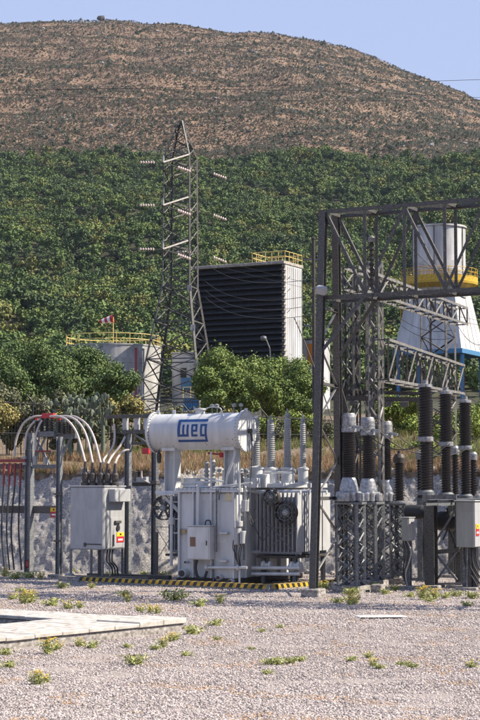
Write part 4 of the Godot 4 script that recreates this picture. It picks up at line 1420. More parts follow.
# ---------------------------------------------------------------- cable bay on the left
func warning(parent, lo: Vector3, w, h, facing: Vector3, across: Vector3):
	var xf = Transform3D(Basis(across, Vector3.UP, facing), lo)
	var B = func(x0, y0, x1, y1, z0, z1):
		var st = start()
		add_box(st, Vector3(x0, y0, z0), Vector3(x1, y1, z1), 0, xf)
		return st.commit()
	var s = put(parent, "warning_sign", B.call(0, 0, w, h, 0, .012), M.red)
	put(s, "yellow_field", B.call(0, h * .6, w, h, .0121, .016), M.sign_yellow)
	put(s, "print", B.call(w * .2, h * .2, w * .8, h * .36, .0121, .015), M.white)
	put(s, "print", B.call(w * .38, h * .7, w * .62, h * .9, .0165, .019), M.black)
func left_bay():
	kerb()
	var t = thing("cable_frame", "galvanised steel frame carrying brown insulators and cable ends", "frame", G(28.5, 575), YAW)
	var b2 = loc(t, G(58.5, 577))
	var hz = b2.z
	var Y = func(v, Z = 64.5): return EYE.y + (490.0 - v) / FOCAL * Z
	member(t, "post", Vector3(0, 0, 0), Vector3(0, Y.call(433), 0), .26, M.galv_light, "h", Vector3.RIGHT)
	member(t, "post", b2, Vector3(b2.x, Y.call(437, 63.1), b2.z), .18, M.galv_light, "h", Vector3.RIGHT)
	for p in [Vector3.ZERO, b2]: put(t, "base_plate", box(p + Vector3(-.3, -.05, -.3), p + Vector3(.3, .1, .3)), M.concrete)
	var bx = func(u0, v0, u1, v1, z, dz, m, nm):
		var a = on(t, u0, v0, z)
		var b = on(t, u1, v1, z)
		return put(t, nm, box(Vector3(min(a.x, b.x), min(a.y, b.y), z - dz), Vector3(max(a.x, b.x), max(a.y, b.y), z), .01), m)
	bx.call(36, 431.5, 54, 436.5, .2, .2, M.galv, "beam")
	bx.call(53, 433.5, 75, 438.5, -.1, .2, M.galv, "beam")
	bx.call(32, 464.5, 59, 468.5, .1, .15, M.galv, "beam")
	bx.call(-30, 464, 26, 469, .0, .12, M.galv, "beam")
	bx.call(-30, 505.5, 57, 513.5, -.05, .14, M.steel, "beam")
	bx.call(-30, 459.5, 25, 462, .2, .1, M.red_dark, "busbar_cover")
	var pr = [[40, 435, 34, 466], [36, 438, 50, 466], [46, 436, 36, 458], [72, 437, 62, 455]]
	for s in pr: member(t, "brace", on(t, s[0], s[1], -.05), on(t, s[2], s[3], -.05), .07, M.galv, "angle")
	# upper brown insulators with red caps
	for s in [[36.5, 420, 433], [42, 418, 432], [47, 418, 432], [52, 418, 432], [59, 420, 433], [64, 422, 434], [70, 424, 434]]:
		var z = 0.05
		var p = on(t, s[0], s[2], z)
		var q = on(t, s[0], s[1], z)
		var i = insulator(t, "post_insulator", p, q.y - p.y, .06, .10, 5, M.porcelain, .9, 12)
		put(i, "cap", lathe([[.07, q.y - p.y], [.07, q.y - p.y + .07], [0, q.y - p.y + .07]], 10), M.red if s[0] < 60 else M.galv)
	bx.call(41.5, 413.5, 53, 418, .12, .16, M.red, "busbar_cover")
	# lower terminations: red caps over pale bodies
	for s in [[24.5, 450, 465], [35, 450, 465], [45.5, 452, 465]]:
		var z = .1
		var p = on(t, s[0], s[2], z)
		var q = on(t, s[0], s[1], z)
		var h = q.y - p.y
		var i = put(t, "termination", lathe([[.09, 0], [.09, h * .55], [.07, h * .6], [0, h * .6]], 12, at(p)), M.porcelain_grey)
		put(i, "red_cap", lathe([[.08, h * .55], [.13, h * .68], [.12, h * .92], [.05, h * 1.0], [0, h]], 12), M.red_dark)
	bx.call(35, 450.5, 50, 452, .1, .05, M.red_dark, "busbar_cover")
	# hanging power cables, red sleeves above and black below
	var n = 0
	for s in [[-3, -4], [4, 3], [9.5, 8], [15, 12.5], [20.5, 20]]:
		var a = on(t, s[0], 463, .15)
		var m = on(t, s[0] - .5, 486, .15)
		var b = on(t, s[1] - 1.5, 530, .2)
		var e = on(t, s[1] + 1.5, 570, .15)
		var o = thing("power_cable", "black power cable with red sleeve hanging beside the galvanised post", "cable", t.transform * Vector3(e.x, 0, e.z), YAW, "hanging black power cables")
		var off = o.transform.affine_inverse() * t.transform
		put(o, "red_sleeve", tube([off * a, off * m], .055, 8, .04), M.red_dark)
		put(o, "sheath", tube(curve([off * m, off * b, off * e]), .034, 7), M.rubber)
	warning(t, on(t, 50.5, 517.3, .14), .29, .36, Vector3.BACK, Vector3.RIGHT)
	# lamp bracket on the second post
	for v in [494, 541]: member(t, "bracket", on(t, 54, v, b2.z + .14), on(t, 62, v, b2.z + .14), .07, M.steel, "box")
	member(t, "conduit", on(t, 61.5, 480, b2.z), on(t, 61.5, 574, b2.z), .06, M.galv, "rod")
	# switch cabinet on legs
	var cab = thing("switch_cabinet", "large grey steel switch cabinet on a leg frame with elbow cable ends", "cabinet", G(69.5, 579.5), YAW)
	var a = on(cab, 69.5, 487, 0)
	var b = on(cab, 103.5, 550, 0)
	var w = b.x
	var d = onx(cab, 125, 520, w).z
	put(cab, "housing", box(Vector3(0, b.y, d), Vector3(w, a.y, 0), .03), M.cabinet)
	put(cab, "front_panel", box(Vector3(.03, b.y + .03, .001), Vector3(w - .03, a.y - .03, .02), .008), M.cabinet)
	put(cab, "roof", box(Vector3(-.03, a.y + .001, d - .03), Vector3(w + .03, a.y + .05, .03), .01), M.cabinet)
	var q = on(cab, 85, 544, .03)
	member(cab, "door_handle", q, on(cab, 101, 544.5, .03), .04, M.steel, "rod")
	put(cab, "latch", box(q + Vector3(-.05, -.09, -.015), q + Vector3(.03, .05, .03), .005), M.steel)
	# side door with its box, handles and sign
	var s0 = onx(cab, 108, 510, w)
	put(cab, "side_box", box(Vector3(w + .002, onx(cab, 108, 502, w).y, onx(cab, 123.5, 502, w).z), Vector3(w + .30, onx(cab, 108, 489, w).y, s0.z), .02), M.cabinet)
	put(cab, "side_door", box(Vector3(w + .002, b.y + .06, d + .08), Vector3(w + .02, onx(cab, 110, 518, w).y, -.2), .008), M.cabinet)
	var hp = onx(cab, 115.5, 522, w + .02)
	put(cab, "door_hook", box(hp + Vector3(0, -.05, -.3), hp + Vector3(.08, .05, .1), .01), M.steel)
	hp = onx(cab, 117.5, 528, w + .02)
	put(cab, "meter", U.rod, M.black, span(hp, hp + Vector3(.04, 0, 0), .22))
	hp = onx(cab, 113, 540, w + .02)
	put(cab, "door_lever", box(hp + Vector3(0, -.22, -.03), hp + Vector3(.05, .2, .03), .01), M.steel)
	warning(cab, onx(cab, 116.5, 542.5, w + .022), .5, .36, Vector3.RIGHT, Vector3.FORWARD)
	for x in [.05, w - .05]:
		for z in [-.05, d + .05]: put(cab, "leg", U.angle, M.galv, span(Vector3(x, 0, z), Vector3(x, b.y, z), .1))
	put(cab, "skid", box(Vector3(-.15, -.05, -.12), Vector3(w + 1.9, .16, .12), .015), M.steel)
	put(cab, "skid", box(Vector3(-.15, -.05, d - .1), Vector3(w + 1.9, .16, d + .1), .015), M.steel)
	for k in 4:
		var p = onx(cab, 105 + k * 2.6, 551, w - .15)
		p.x = w - .15
		put(cab, "outlet_cable", tube(curve([p + Vector3(0, .1, 0), p + Vector3(-.02, -.35, .0), p + Vector3(.12, -.6, -.1), Vector3(p.x + .15, 0, p.z - .1)]), .03, 7), M.rubber if k > 0 else M.cable)
	put(cab, "cable_tray", U.channel, M.sign_yellow if false else M.steel_dark, span(Vector3(w * .75, .1, -.4), Vector3(w * .75, b.y, -.4), .16))
	# elbow terminations on the roof and their arched cables
	var ends = []
	for s in [[85, 489, 462], [92.5, 489, 463], [100.5, 488, 463], [107.5, 488, 464], [115, 488, 464]]:
		var z = -.5 - .1 * ends.size()
		var p = on(cab, s[0], s[1], z)
		p.y = a.y + .05
		var qq = on(cab, s[0] + (1 if ends.size() > 1 else 0), s[2], z)
		var h = qq.y - p.y
		var e = put(cab, "elbow_termination", lathe([[.15, 0], [.15, h * .12], [.10, h * .16], [.13, h * .3], [.13, h * .5], [.08, h * .58], [.055, h * .85], [.045, h], [0, h]], 12, at(p)), M.rubber if false else M.steel_dark)
		put(e, "collar", lathe([[.16, 0.01], [.17, h * .06], [.17, h * .22], [.11, h * .26]], 12), M.cabinet)
		ends.append(cab.transform * Vector3(p.x, p.y + h, z))
	var arc = func(pts, Zs, label, group):
		var ws = []
		for i in pts.size(): ws.append(W(pts[i][0], pts[i][1], Zs[i]) if pts[i] is Array else pts[i])
		var o = thing("arched_cable", label, "cable", ws[0], 0, group)
		var l = []
		for p in ws: l.append(p - ws[0])
		put(o, "sheath", tube(curve(l, 8), .042, 8), M.cable)
	var gl = "pale arched cable from the insulator frame down to the grey cabinet"
	arc.call([[50, 416.5], [59, 416.5], [68, 421], [77, 434], ends[0]], [64, 63.5, 63, 62.8, 0], "innermost of the three pale cables arching from the frame down to the grey cabinet", "cables arching right to the cabinet")
	arc.call([[56, 417], [68, 416.5], [79, 423], [87, 438], ends[1]], [64, 63.7, 63.2, 62.8, 0], "middle of the three pale cables arching from the frame down to the grey cabinet", "cables arching right to the cabinet")
	arc.call([[62, 418.5], [74, 416.5], [86, 424], [94, 438], ends[2]], [64.3, 64, 63.2, 62.9, 0], "outermost of the three pale cables arching from the frame down to the grey cabinet", "cables arching right to the cabinet")
	gl = "pale arched cable bending down to the terminations beside the galvanised post"
	arc.call([[14.5, 456], [16, 440], [23, 424], [33, 417], [44, 416]], [64.8, 64.8, 64.7, 64.5, 64.4], "outermost of the three pale cables bending down beside the galvanised post", "cables arching left to the terminations")
	arc.call([[25, 450], [26.5, 434], [32, 424], [38, 420], [47, 418]], [64.4, 64.4, 64.4, 64.4, 64.3], "middle of the three pale cables bending down beside the galvanised post", "cables arching left to the terminations")
	arc.call([[35.3, 450], [35.5, 438], [38, 428], [42, 420]], [64.2, 64.2, 64.2, 64.2], "innermost of the three pale cables bending down beside the galvanised post", "cables arching left to the terminations")
	gl = "pale cable rising from the grey cabinet towards the crossbeam post"
	arc.call([ends[2] + Vector3(.12, 0, 0), [104, 459], [111, 450], [114.5, 440], [114, 424]], [0, 62.5, 62.8, 63, 63.2], "tallest of the three pale cables rising from cabinet to crossbeam", "cables rising to the crossbeam")
	arc.call([ends[3], [112, 456], [120, 446], [125, 437]], [0, 62.4, 62.6, 62.8], "middle of the three pale cables rising from cabinet to crossbeam", "cables rising to the crossbeam")
	arc.call([ends[4], [118, 457], [124, 451], [129, 450]], [0, 62.4, 62.5, 62.6], "shortest of the three pale cables rising from cabinet to crossbeam", "cables rising to the crossbeam")
	# crossbeam post with switch gear on top
	t = thing("crossbeam_post", "grey steel post with a crossbeam and three small switches beside the white tank", "post", G(127.5, 577), YAW)
	member(t, "post", Vector3.ZERO, Vector3(0, on(t, 127, 432, 0).y, 0), .2, M.galv_light, "h", Vector3.RIGHT)
	put(t, "base_plate", box(Vector3(-.3, -.05, -.3), Vector3(.3, .1, .3)), M.concrete)
	bx = func(u0, v0, u1, v1, z, dz, m, nm):
		var aa = on(t, u0, v0, z)
		var bb = on(t, u1, v1, z)
		return put(t, nm, box(Vector3(min(aa.x, bb.x), min(aa.y, bb.y), z - dz), Vector3(max(aa.x, bb.x), max(aa.y, bb.y), z), .01), m)
	bx.call(105, 415, 152, 417.5, .1, .12, M.steel, "crossbeam")
	bx.call(121, 430, 151, 433.5, .1, .15, M.steel, "crossbeam")
	bx.call(132, 482.5, 158, 486, .05, .15, M.steel_dark, "bracket")
	bx.call(131, 442, 150, 444.5, .05, .1, M.steel, "bracket")
	for s in [122, 133.5, 143]:
		var aa = on(t, s, 417.5, .05)
		var bb = on(t, s + 4.5, 431, .05)
		var sw = put(t, "switch", box(Vector3(aa.x, bb.y, -.12), Vector3(bb.x, aa.y, .05), .02), M.cabinet)
		put(sw, "terminal", U.rod, M.porcelain, span(Vector3(aa.x + .08, aa.y, 0), Vector3(aa.x + .08, aa.y + .14, 0), .07))
	bx.call(142, 448, 148.5, 454, .15, .15, M.red, "alarm_bell")
	member(t, "brace", on(t, 134, 434, .02), on(t, 147, 443, .02), .06, M.galv, "angle")
	member(t, "brace", on(t, 131, 452, .02), on(t, 136, 434, .02), .06, M.galv, "angle")
	bx.call(136, 477, 146, 482, .12, .2, M.cabinet, "lamp_base")
	insulator(t, "post_insulator", on(t, 139, 477, .05), .25, .07, .1, 3, M.porcelain, 1.0, 12)
	put(t, "conduit", tube(curve([on(t, 141.5, 471, .1), on(t, 142, 478, .12), on(t, 147, 482, .12), on(t, 153, 484, .1)]), .03, 6), M.cable)
	# slim post between the wall and the transformer
	t = thing("slim_post", "slim grey steel post beside the left radiators of the transformer", "post", G(154.5, 578), YAW)
	member(t, "post", Vector3.ZERO, Vector3(0, on(t, 154, 442, 0).y, 0), .2, M.galv, "h", Vector3.RIGHT)
	put(t, "base_plate", box(Vector3(-.25, -.05, -.25), Vector3(.25, .1, .25)), M.concrete)
	put(t, "clamp", box(Vector3(-.13, 3.4, -.13), Vector3(.13, 3.55, .13)), M.steel)

# ---------------------------------------------------------------- gantry
func gantry():
	var t = thing("gantry", "tall dark steel gantry with lattice beam and splayed legs", "gantry", G(326, 593.5), YAW)
	var L = func(p): return loc(t, p)
	var f1 = L.call(G(313.5, 597))
	var f2 = L.call(G(340, 590))
	var t1 = L.call(W(323.5, 212, 52.0))
	var yt = t1.y
	var t2 = t1 + Vector3(0, 0, -.95)
	var yb = L.call(W(320, 298, 52.0)).y
	var far = 13.9
	for g in 2:
		var o = Vector3(far * g, 0, 0)
		for e in [[f1, t1], [f2, t2]]:
			var k = e[0] + o
			k.y = .12
			put(t, "leg", U.h, M.steel, span(k, e[1] + o + Vector3(0, .05, 0), .215, Vector3.BACK))
			put(t, "footing", box(k + Vector3(-.29, -.35, -.29), k + Vector3(.29, .13, .29), .03), M.concrete)
		for k in 7:
			var a0 = f1.lerp(t1, .05 + k * .1) + o
			var b0 = f2.lerp(t2, .05 + k * .1) + o
			var a1 = f1.lerp(t1, .05 + (k + 1) * .1) + o
			var b1 = f2.lerp(t2, .05 + (k + 1) * .1) + o
			if k % 2 == 0: member(t, "leg_brace", a0, b1, .075, M.pale_steel)
			else: member(t, "leg_brace", b0, a1, .075, M.pale_steel)
			if k in [1, 4, 6]: member(t, "leg_strut", a1, b1, .11, M.steel)
	# beam: four chords, uprights and diagonals
	var w = 1.29
	var n = 11
	var rows = [t1, t2]
	for zi in 2:
		var z = rows[zi].z
		for y in [yt, yb]: member(t, "chord", Vector3(t1.x - .15, y, z), Vector3(t1.x + far + .15, y, z), .125, M.steel, "angle", Vector3(0, 0, 1 if zi == 0 else -1))
		for k in n:
			var x = t1.x + .1 + k * w
			if k > 0: member(t, "upright", Vector3(x, yb, z), Vector3(x, yt, z), .10, M.steel, "angle")
			var a = Vector3(x, yt - .05, z)
			var b = Vector3(x + w, yb + .05, z)
			if k % 2 == 1:
				a.y = yb + .05
				b.y = yt - .05
			member(t, "diagonal", a, b, .088, M.steel, "angle")
	for k in n:
		var x = t1.x + .1 + k * w
		for y in [yt, yb]:
			member(t, "cross_strut", Vector3(x, y, t1.z), Vector3(x, y, t2.z), .1, M.steel)
			var s = k % 2 == 0
			member(t, "cross_brace", Vector3(x, y, t1.z if s else t2.z), Vector3(x + w, y, t2.z if s else t1.z), .09, M.steel)
	for e in [[f1, t1], [f2, t2]]:
		var k = (W(325, 352, 52).y - .1) / yt
		var p = e[0].lerp(e[1], k)
		member(t, "knee_brace", p, Vector3(t1.x + 1.39, yb, e[1].z), .11, M.steel)
	# floodlight clamped to the left leg
	var fp = L.call(W(322, 291, 51.7))
	var b = Basis(Vector3.UP, -.5).rotated(Vector3.RIGHT, .5)
	var fl = thing("floodlight", "square grey floodlight clamped to the gantry corner", "floodlight", t.transform * fp, YAW + 20)
	put(fl, "housing", box(Vector3(-.16, -.12, -.1), Vector3(.16, .12, .1), .02), M.cabinet, Transform3D(b, Vector3(0, 0, .2)))
	put(fl, "lens", box(Vector3(-.13, -.09, .101), Vector3(.13, .09, .108), .003), M.lens, Transform3D(b, Vector3(0, 0, .2)))
	member(fl, "bracket", Vector3(-.3, .1, -.1), Vector3(.25, .02, .1), .05, M.galv, "box")
	# hanging string under the beam with its clamp
	var hp = t.transform * L.call(W(371.5, 243, 51.2))
	var hs = thing("suspension_insulator", "dark insulator string with pale clamp hanging inside the gantry beam", "insulator", hp)
	put(hs, "discs", disc_string(9, .085, .15), M.porcelain, Transform3D(Basis(Vector3.RIGHT, PI), Vector3.ZERO))
	put(hs, "clamp", lathe([[0, 0], [.1, .02], [.11, .15], [.05, .22], [0, .24]], 12), M.pale_steel)
	member(hs, "lead", Vector3(0, -1.35, 0), Vector3(.1, -2.6, .1), .03, M.wire, "rod")

# ---------------------------------------------------------------- lattice trusses and masts behind the gantry
func truss(called, label, p0t, p0b, p1t, p1b, width, panels, m, mb):
	var t = thing(called, label, "truss", Vector3(p0b.x, 0, p0b.z))
	var side = (p1t - p0t).cross(Vector3.UP).normalized() * width
	var o = t.position
	for e in [[p0b, p1b], [p0t, p1t]]:
		for q in [Vector3.ZERO, side]: member(t, "chord", e[0] + q - o, e[1] + q - o, .095, m)
	for k in panels + 1:
		var f = float(k) / panels
		var g = float(k + 1) / panels
		for q in [Vector3.ZERO, side]:
			member(t, "upright", p0b.lerp(p1b, f) + q - o, p0t.lerp(p1t, f) + q - o, .05, mb)
			if k < panels:
				if k % 2 == 0: member(t, "brace", p0b.lerp(p1b, f) + q - o, p0t.lerp(p1t, g) + q - o, .05, mb)
				else: member(t, "brace", p0t.lerp(p1t, f) + q - o, p0b.lerp(p1b, g) + q - o, .05, mb)
		member(t, "cross_strut", p0b.lerp(p1b, f) - o, p0b.lerp(p1b, f) + side - o, .05, mb)
		member(t, "cross_strut", p0t.lerp(p1t, f) - o, p0t.lerp(p1t, f) + side - o, .05, mb)
	return t
func mast(called, label, u, Z, vtop, w, panels, m, mb):
	var c = W(u, vtop, Z)
	var lo = 4.0 * clamp((q_of(c) - wall_q(t_of(c))) / 3.2, 0, 1) if q_of(c) < top_q(t_of(c)) else land(c)
	var t = thing(called, label, "mast", Vector3(c.x, lo, c.z), YAW)
	put(t, "footing", box(Vector3(-w * .8, -.4, -w * .8), Vector3(w * .8, .12, w * .8), .02), M.concrete)
	lattice(t, square(Vector3(0, .1, 0), w), square(Vector3(0, c.y - lo, 0), w), panels, .075, .05, m, false, mb)
	return t
func back_trusses():
	truss("lattice_beam", "pale lattice beam running back from the slender mast behind the gantry", W(374, 340, 57.5), W(374, 380, 57.5), W(452, 366, 68.5), W(452, 394, 68.5), .5, 9, M.pale_steel, M.steel)
	truss("lattice_beam", "upper lattice beam running back above the lower pale lattice beam", W(343, 268, 55.2), W(343, 289, 55.2), W(455, 309, 67.5), W(455, 325, 67.5), .5, 12, M.pale_steel, M.steel)
	mast("lattice_mast", "slender pale lattice mast rising between gantry leg and insulator heads", 375.5, 58.0, 262, .34, 22, M.pale_steel, M.pale_steel)
	mast("lattice_mast", "wide dark lattice mast in front of the white cooling tower skirt", 438, 69.0, 306, 1.05, 10, M.pale_steel, M.steel)
	mast("lattice_mast", "grey lattice mast standing between the two gantry legs", 349, 60.5, 270, .55, 14, M.steel, M.steel)
	mast("lattice_mast", "dark lattice mast behind the slender pale mast", 361, 63.5, 282, .7, 11, M.steel, M.steel)
	var t = thing("bus_beam", "dark horizontal steel beam below the lattice beam", "beam", Vector3(W(345, 397, 60).x, 0, -60.0))
	var a = W(343, 398, 60) - t.position
	var b = W(432, 400, 60) - t.position
	member(t, "beam", a, b, .16, M.steel_dark, "h")
	member(t, "beam", a + Vector3(0, .25, -.6), b + Vector3(0, .25, -.6), .12, M.steel_dark, "h")
	for f in [.02, .98]: member(t, "post", Vector3(lerp(a.x, b.x, f), 0, a.z), a.lerp(b, f), .16, M.steel_dark, "h")
	for k in 5: put(t, "clamp", box(Vector3(-.14, -.26, -.14), Vector3(.14, -.085, .14)), M.steel, at(a.lerp(b, .12 + k * .19)))

# ---------------------------------------------------------------- current transformers, arresters, breaker columns
func ht(v, Z) -> float: return EYE.y + (490.0 - v) / FOCAL * Z
func pedestal(u, Z, vtop, w, label):
	var c = W(u, 490, Z)
	var t = thing("lattice_pedestal", label, "pedestal", Vector3(c.x, 0, c.z), YAW, "lattice pedestals under the insulators")
	var h = ht(vtop, Z)
	lattice(t, square(Vector3(0, .18, 0), w), square(Vector3(0, h - .08, 0), w), 6, .10, .042, M.galv, true, M.galv)
	put(t, "cap_plate", box(Vector3(-w * .62, h - .08, -w * .62), Vector3(w * .62, h, w * .62), .01), M.galv)
	put(t, "footing", box(Vector3(-w * .75, -.3, -w * .75), Vector3(w * .75, .2, w * .75), .02), M.concrete)
	for s in [[-1, 1], [1, 1], [1, -1], [-1, -1]]:
		put(t, "base_plate", box(Vector3(-.09, .2, -.09), Vector3(.09, .22, .09), .004), M.steel, at(Vector3(s[0] * w * .5, 0, s[1] * w * .5)))
	return t
func breakers():
	var i = 0
	var heads = []
	for s in [[348, 54.0, 413.5], [367.2, 57.2, 417.5], [385.2, 60.6, 421.5]]:
		i += 1
		var Z = s[1]
		var k = Z / 54.0
		pedestal(s[0] + 3, Z, 502, .62, "galvanised lattice pedestal under a brown current transformer")
		var c = W(s[0] + 1, 490, Z)
		var o = thing("current_transformer", ["brown ribbed can-headed current transformer next to the gantry leg", "brown ribbed can-headed current transformer in the middle of its row of three", "brown ribbed can-headed current transformer next to the surge arrester"][i - 1], "transformer", Vector3(c.x, ht(502, Z), c.z), YAW, "current transformers on lattice pedestals")
		var y = o.position.y
		var base_v = 502.0 - (s[2] - 413.5) * 0.0
		var H = ht(s[2], Z) - y                      # all of it
		var b = put(o, "base_tank", box(Vector3(-.33, 0, -.33), Vector3(.33, H * .12, .33), .04), M.aluminium)
		put(b, "dome", lathe([[.31, H * .12], [.30, H * .16], [.24, H * .25], [.20, H * .28]], 22), M.aluminium)
		put(b, "terminal_box", box(Vector3(-.2, .02, .331), Vector3(.2, H * .11, .5), .02), M.aluminium)
		put(b, "terminal_box", box(Vector3(.331, .02, -.15), Vector3(.47, H * .1, .15), .02), M.aluminium)
		insulator(o, "porcelain", Vector3(0, H * .28, 0), H * .50, .17, .235, 19, M.porcelain, .92, 20)
		var hd = put(o, "head", lathe([[.18, H * .78], [.25, H * .79], [.25, H * .83], [.23, H * .84], [.24, H * .86], [.24, H * .955], [.215, H * .99], [.2, H], [0, H]], 22), M.zinc_cap)
		put(hd, "terminal", U.box, M.aluminium, span(Vector3(.22, H * .85, .1), Vector3(.5, H * .83, .1), .09))
		put(hd, "terminal", U.box, M.aluminium, span(Vector3(-.22, H * .85, .1), Vector3(-.42, H * .85, .1), .09))
		heads.append(o.transform * Vector3(.48, H * .83, .1))
	# surge arrester beside them
	pedestal(400.5, 58.5, 503, .5, "galvanised lattice pedestal under the dark surge arrester")
	var c = W(399.5, 490, 58.5)
	var o = thing("surge_arrester", "short dark ribbed surge arrester with blunt cap", "arrester", Vector3(c.x, ht(503, 58.5), c.z), YAW)
	var y0 = o.position.y
	var hh = ht(463, 58.5) - y0
	insulator(o, "porcelain", Vector3(0, .06, 0), hh - .06, .13, .19, 15, M.porcelain, 1.0, 18)
	put(o, "foot", lathe([[.24, 0], [.24, .06], [.13, .1]], 18), M.aluminium)
	put(o, "cap", lathe([[.2, hh], [.21, hh + .18], [.15, hh + .3], [.06, hh + .32], [.06, hh + .42], [0, hh + .44]], 18), M.steel_dark)
	# breaker columns: two stacked insulators each
	var tops = []
	for s in [[426, 53.5, 384, 439.5, 492], [446.5, 57.6, 391, 444.4, 494], [465.8, 61.6, 400, 448, 495.5]]:
		var Z = s[1]
		c = W(s[0], 490, Z)
		o = thing("breaker_column", ["tall two-stage dark breaker column above the heavy steel column", "tall two-stage dark breaker column in the middle of its row", "tall two-stage dark breaker column above the large control cabinet"][tops.size()], "insulator", Vector3(c.x, ht(s[4] + 3, Z), c.z), YAW, "two-stage breaker columns")
		y0 = o.position.y
		var ym = ht(s[3], Z) - y0
		var yt = ht(s[2], Z) - y0
		put(o, "foot", lathe([[.26, 0], [.26, .1], [.2, .16], [0, .16]], 18), M.galv)
		insulator(o, "lower_insulator", Vector3(0, .16, 0), ym - .24, .14, .205, 18, M.porcelain, 1.0, 20)
		put(o, "joint", lathe([[.2, ym - .09], [.25, ym - .05], [.25, ym + .06], [.2, ym + .1]], 20), M.zinc_cap)
		insulator(o, "upper_insulator", Vector3(0, ym + .09, 0), yt - ym - .2, .18, .25, 18, M.porcelain, 1.0, 20)
		put(o, "cap", lathe([[.23, yt - .11], [.23, yt - .02], [.1, yt], [.1, yt + .12], [0, yt + .12]], 18), M.zinc_cap)
		tops.append(o.transform * Vector3(.2, ym, .15))
	# shorter columns behind
	for s in [[420.5, 60.5, 451, 498], [455.5, 64.0, 446, 494], [473.5, 66.0, 452, 496]]:
		var Z = s[1]
		c = W(s[0], 490, Z)
		o = thing("post_column", "slim dark post insulator with grey cap standing behind the breaker columns", "insulator", Vector3(c.x, 0, c.z), YAW, "post insulators behind the breaker columns")
		y0 = ht(s[3], Z)
		var h = ht(s[2], Z) - y0
		member(o, "stand", Vector3.ZERO, Vector3(0, y0, 0), .2, M.galv, "h")
		put(o, "footing", box(Vector3(-.3, -.2, -.3), Vector3(.3, .12, .3), .02), M.concrete)
		insulator(o, "porcelain", Vector3(0, y0, 0), h * .82, .10, .155, 14, M.porcelain, 1.0, 16)
		put(o, "cap", lathe([[.16, y0 + h * .82], [.17, y0 + h * .95], [.1, y0 + h], [0, y0 + h]], 16), M.zinc_cap)
	# support frame of the breaker
	var t = thing("breaker_frame", "heavy grey steel frame carrying the breaker columns", "frame", G(431, 588), YAW)
	var top = ht(502, 54.0)
	var cs = []
	for s in [[431.5, 588], [459.5, 588], [469.5, 590], [452, 577]]:
		var p = loc(t, G(s[0], s[1]))
		put(t, "column", U.h, M.steel, span(Vector3(p.x, 0, p.z), Vector3(p.x, top, p.z), .34 if s[0] < 440 else .2, Vector3.BACK))
		put(t, "footing", box(Vector3(p.x - .35, -.3, p.z - .35), Vector3(p.x + .35, .1, p.z + .35), .02), M.concrete)
		cs.append(p)
	member(t, "beam", on(t, 424, 498.5, -.1), on(t, 458, 498.5, -.1), .26, M.pale_steel, "channel", Vector3.BACK)
	for e in [[0, -.3], [.3, -.3]]:
		var a = loc(t, W(426 + e[0] * 40, 490, 53.2))
		var b = loc(t, W(474 + e[0] * 30, 490, 63.2))
		put(t, "beam", U.h, M.galv, span(Vector3(a.x, top - .02, a.z), Vector3(b.x, top - .02, b.z), .2, Vector3.UP))
	member(t, "brace", on(t, 437, 540, -.2), on(t, 457, 508, -.2), .07, M.galv)
	member(t, "brace", on(t, 437, 580, -.2), on(t, 457, 552, -.2), .07, M.galv)
	member(t, "brace", on(t, 437, 555, -.2), on(t, 457, 580, -.2), .07, M.galv)
	member(t, "strut", on(t, 437, 552, -.2), on(t, 460, 550, -.2), .14, M.steel)
	member(t, "strut", on(t, 404, 580, .1), on(t, 432, 578, .1), .09, M.pale_steel)
	member(t, "strut", on(t, 437, 584, -.1), on(t, 470, 583, -.1), .07, M.pale_steel)
	for s in [[447, 521, .32], [417, 512, .24]]:
		var p = on(t, s[0], s[1], -.7)
		put(t, "drive", lathe([[0, -.4], [s[2] * .9, -.38], [s[2], -.2], [s[2], .2], [s[2] * .8, .36], [0, .4]], 18, Transform3D(Basis(Vector3.FORWARD, PI / 2), p)), M.louver)
	member(t, "drive_pipe", on(t, 410, 514, -.7), on(t, 460, 516, -.7), .22, M.steel_dark, "rod")
	for s in [[447, 508, 443, 540], [449, 530, 452, 560]]:
		put(t, "hose", tube(curve([on(t, s[0], s[1], -.4), on(t, (s[0] + s[2]) * .5 + 4, (s[1] + s[3]) * .5, -.3), on(t, s[2], s[3], -.3)]), .03, 6), M.rubber)
	# cabinets
	var big = thing("control_cabinet", "large olive grey control cabinet with bright side and warning sign", "cabinet", G(459, 590), YAW)
	var a = on(big, 455.8, 501.5, .1)
	var b = on(big, 474.5, 547.5, .1)
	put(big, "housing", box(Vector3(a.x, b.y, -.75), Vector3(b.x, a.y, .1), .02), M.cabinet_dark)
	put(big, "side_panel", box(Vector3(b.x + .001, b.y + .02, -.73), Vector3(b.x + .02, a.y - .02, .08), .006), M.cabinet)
	put(big, "roof", box(Vector3(a.x - .05, a.y + .001, -.8), Vector3(b.x + .06, a.y + .045, .16), .01), M.cabinet)
	warning(big, onx(big, 476, 536, b.x + .022), .3, .38, Vector3.RIGHT, Vector3.FORWARD)
	for x in [a.x + .15, b.x - .1]: member(big, "leg", Vector3(x, 0, -.3), Vector3(x, b.y, -.3), .14, M.galv, "h")
	for k in 4:
		var x = lerp(a.x + .2, b.x, k / 3.0)
		put(big, "cable", tube(curve([Vector3(x, b.y, -.1), Vector3(x + .05, b.y * .6, -.05), Vector3(x + .35, .2, -.2), Vector3(x + .4, 0, -.2)]), .025, 6), M.rubber)
	member(big, "conduit", Vector3(a.x + .35, 0, .12), Vector3(a.x + .35, b.y, .02), .05, M.galv, "rod")
	var small = thing("small_cabinet", "small pale grey terminal box on a post beside the lattice pedestals", "cabinet", G(408, 589), YAW)
	a = on(small, 401.5, 518, .15)
	b = on(small, 408.5, 541, .15)
	var d = onx(small, 414.2, 530, b.x).z
	put(small, "housing", box(Vector3(a.x, b.y, d), Vector3(b.x, a.y, .15), .015), M.cabinet_dark)
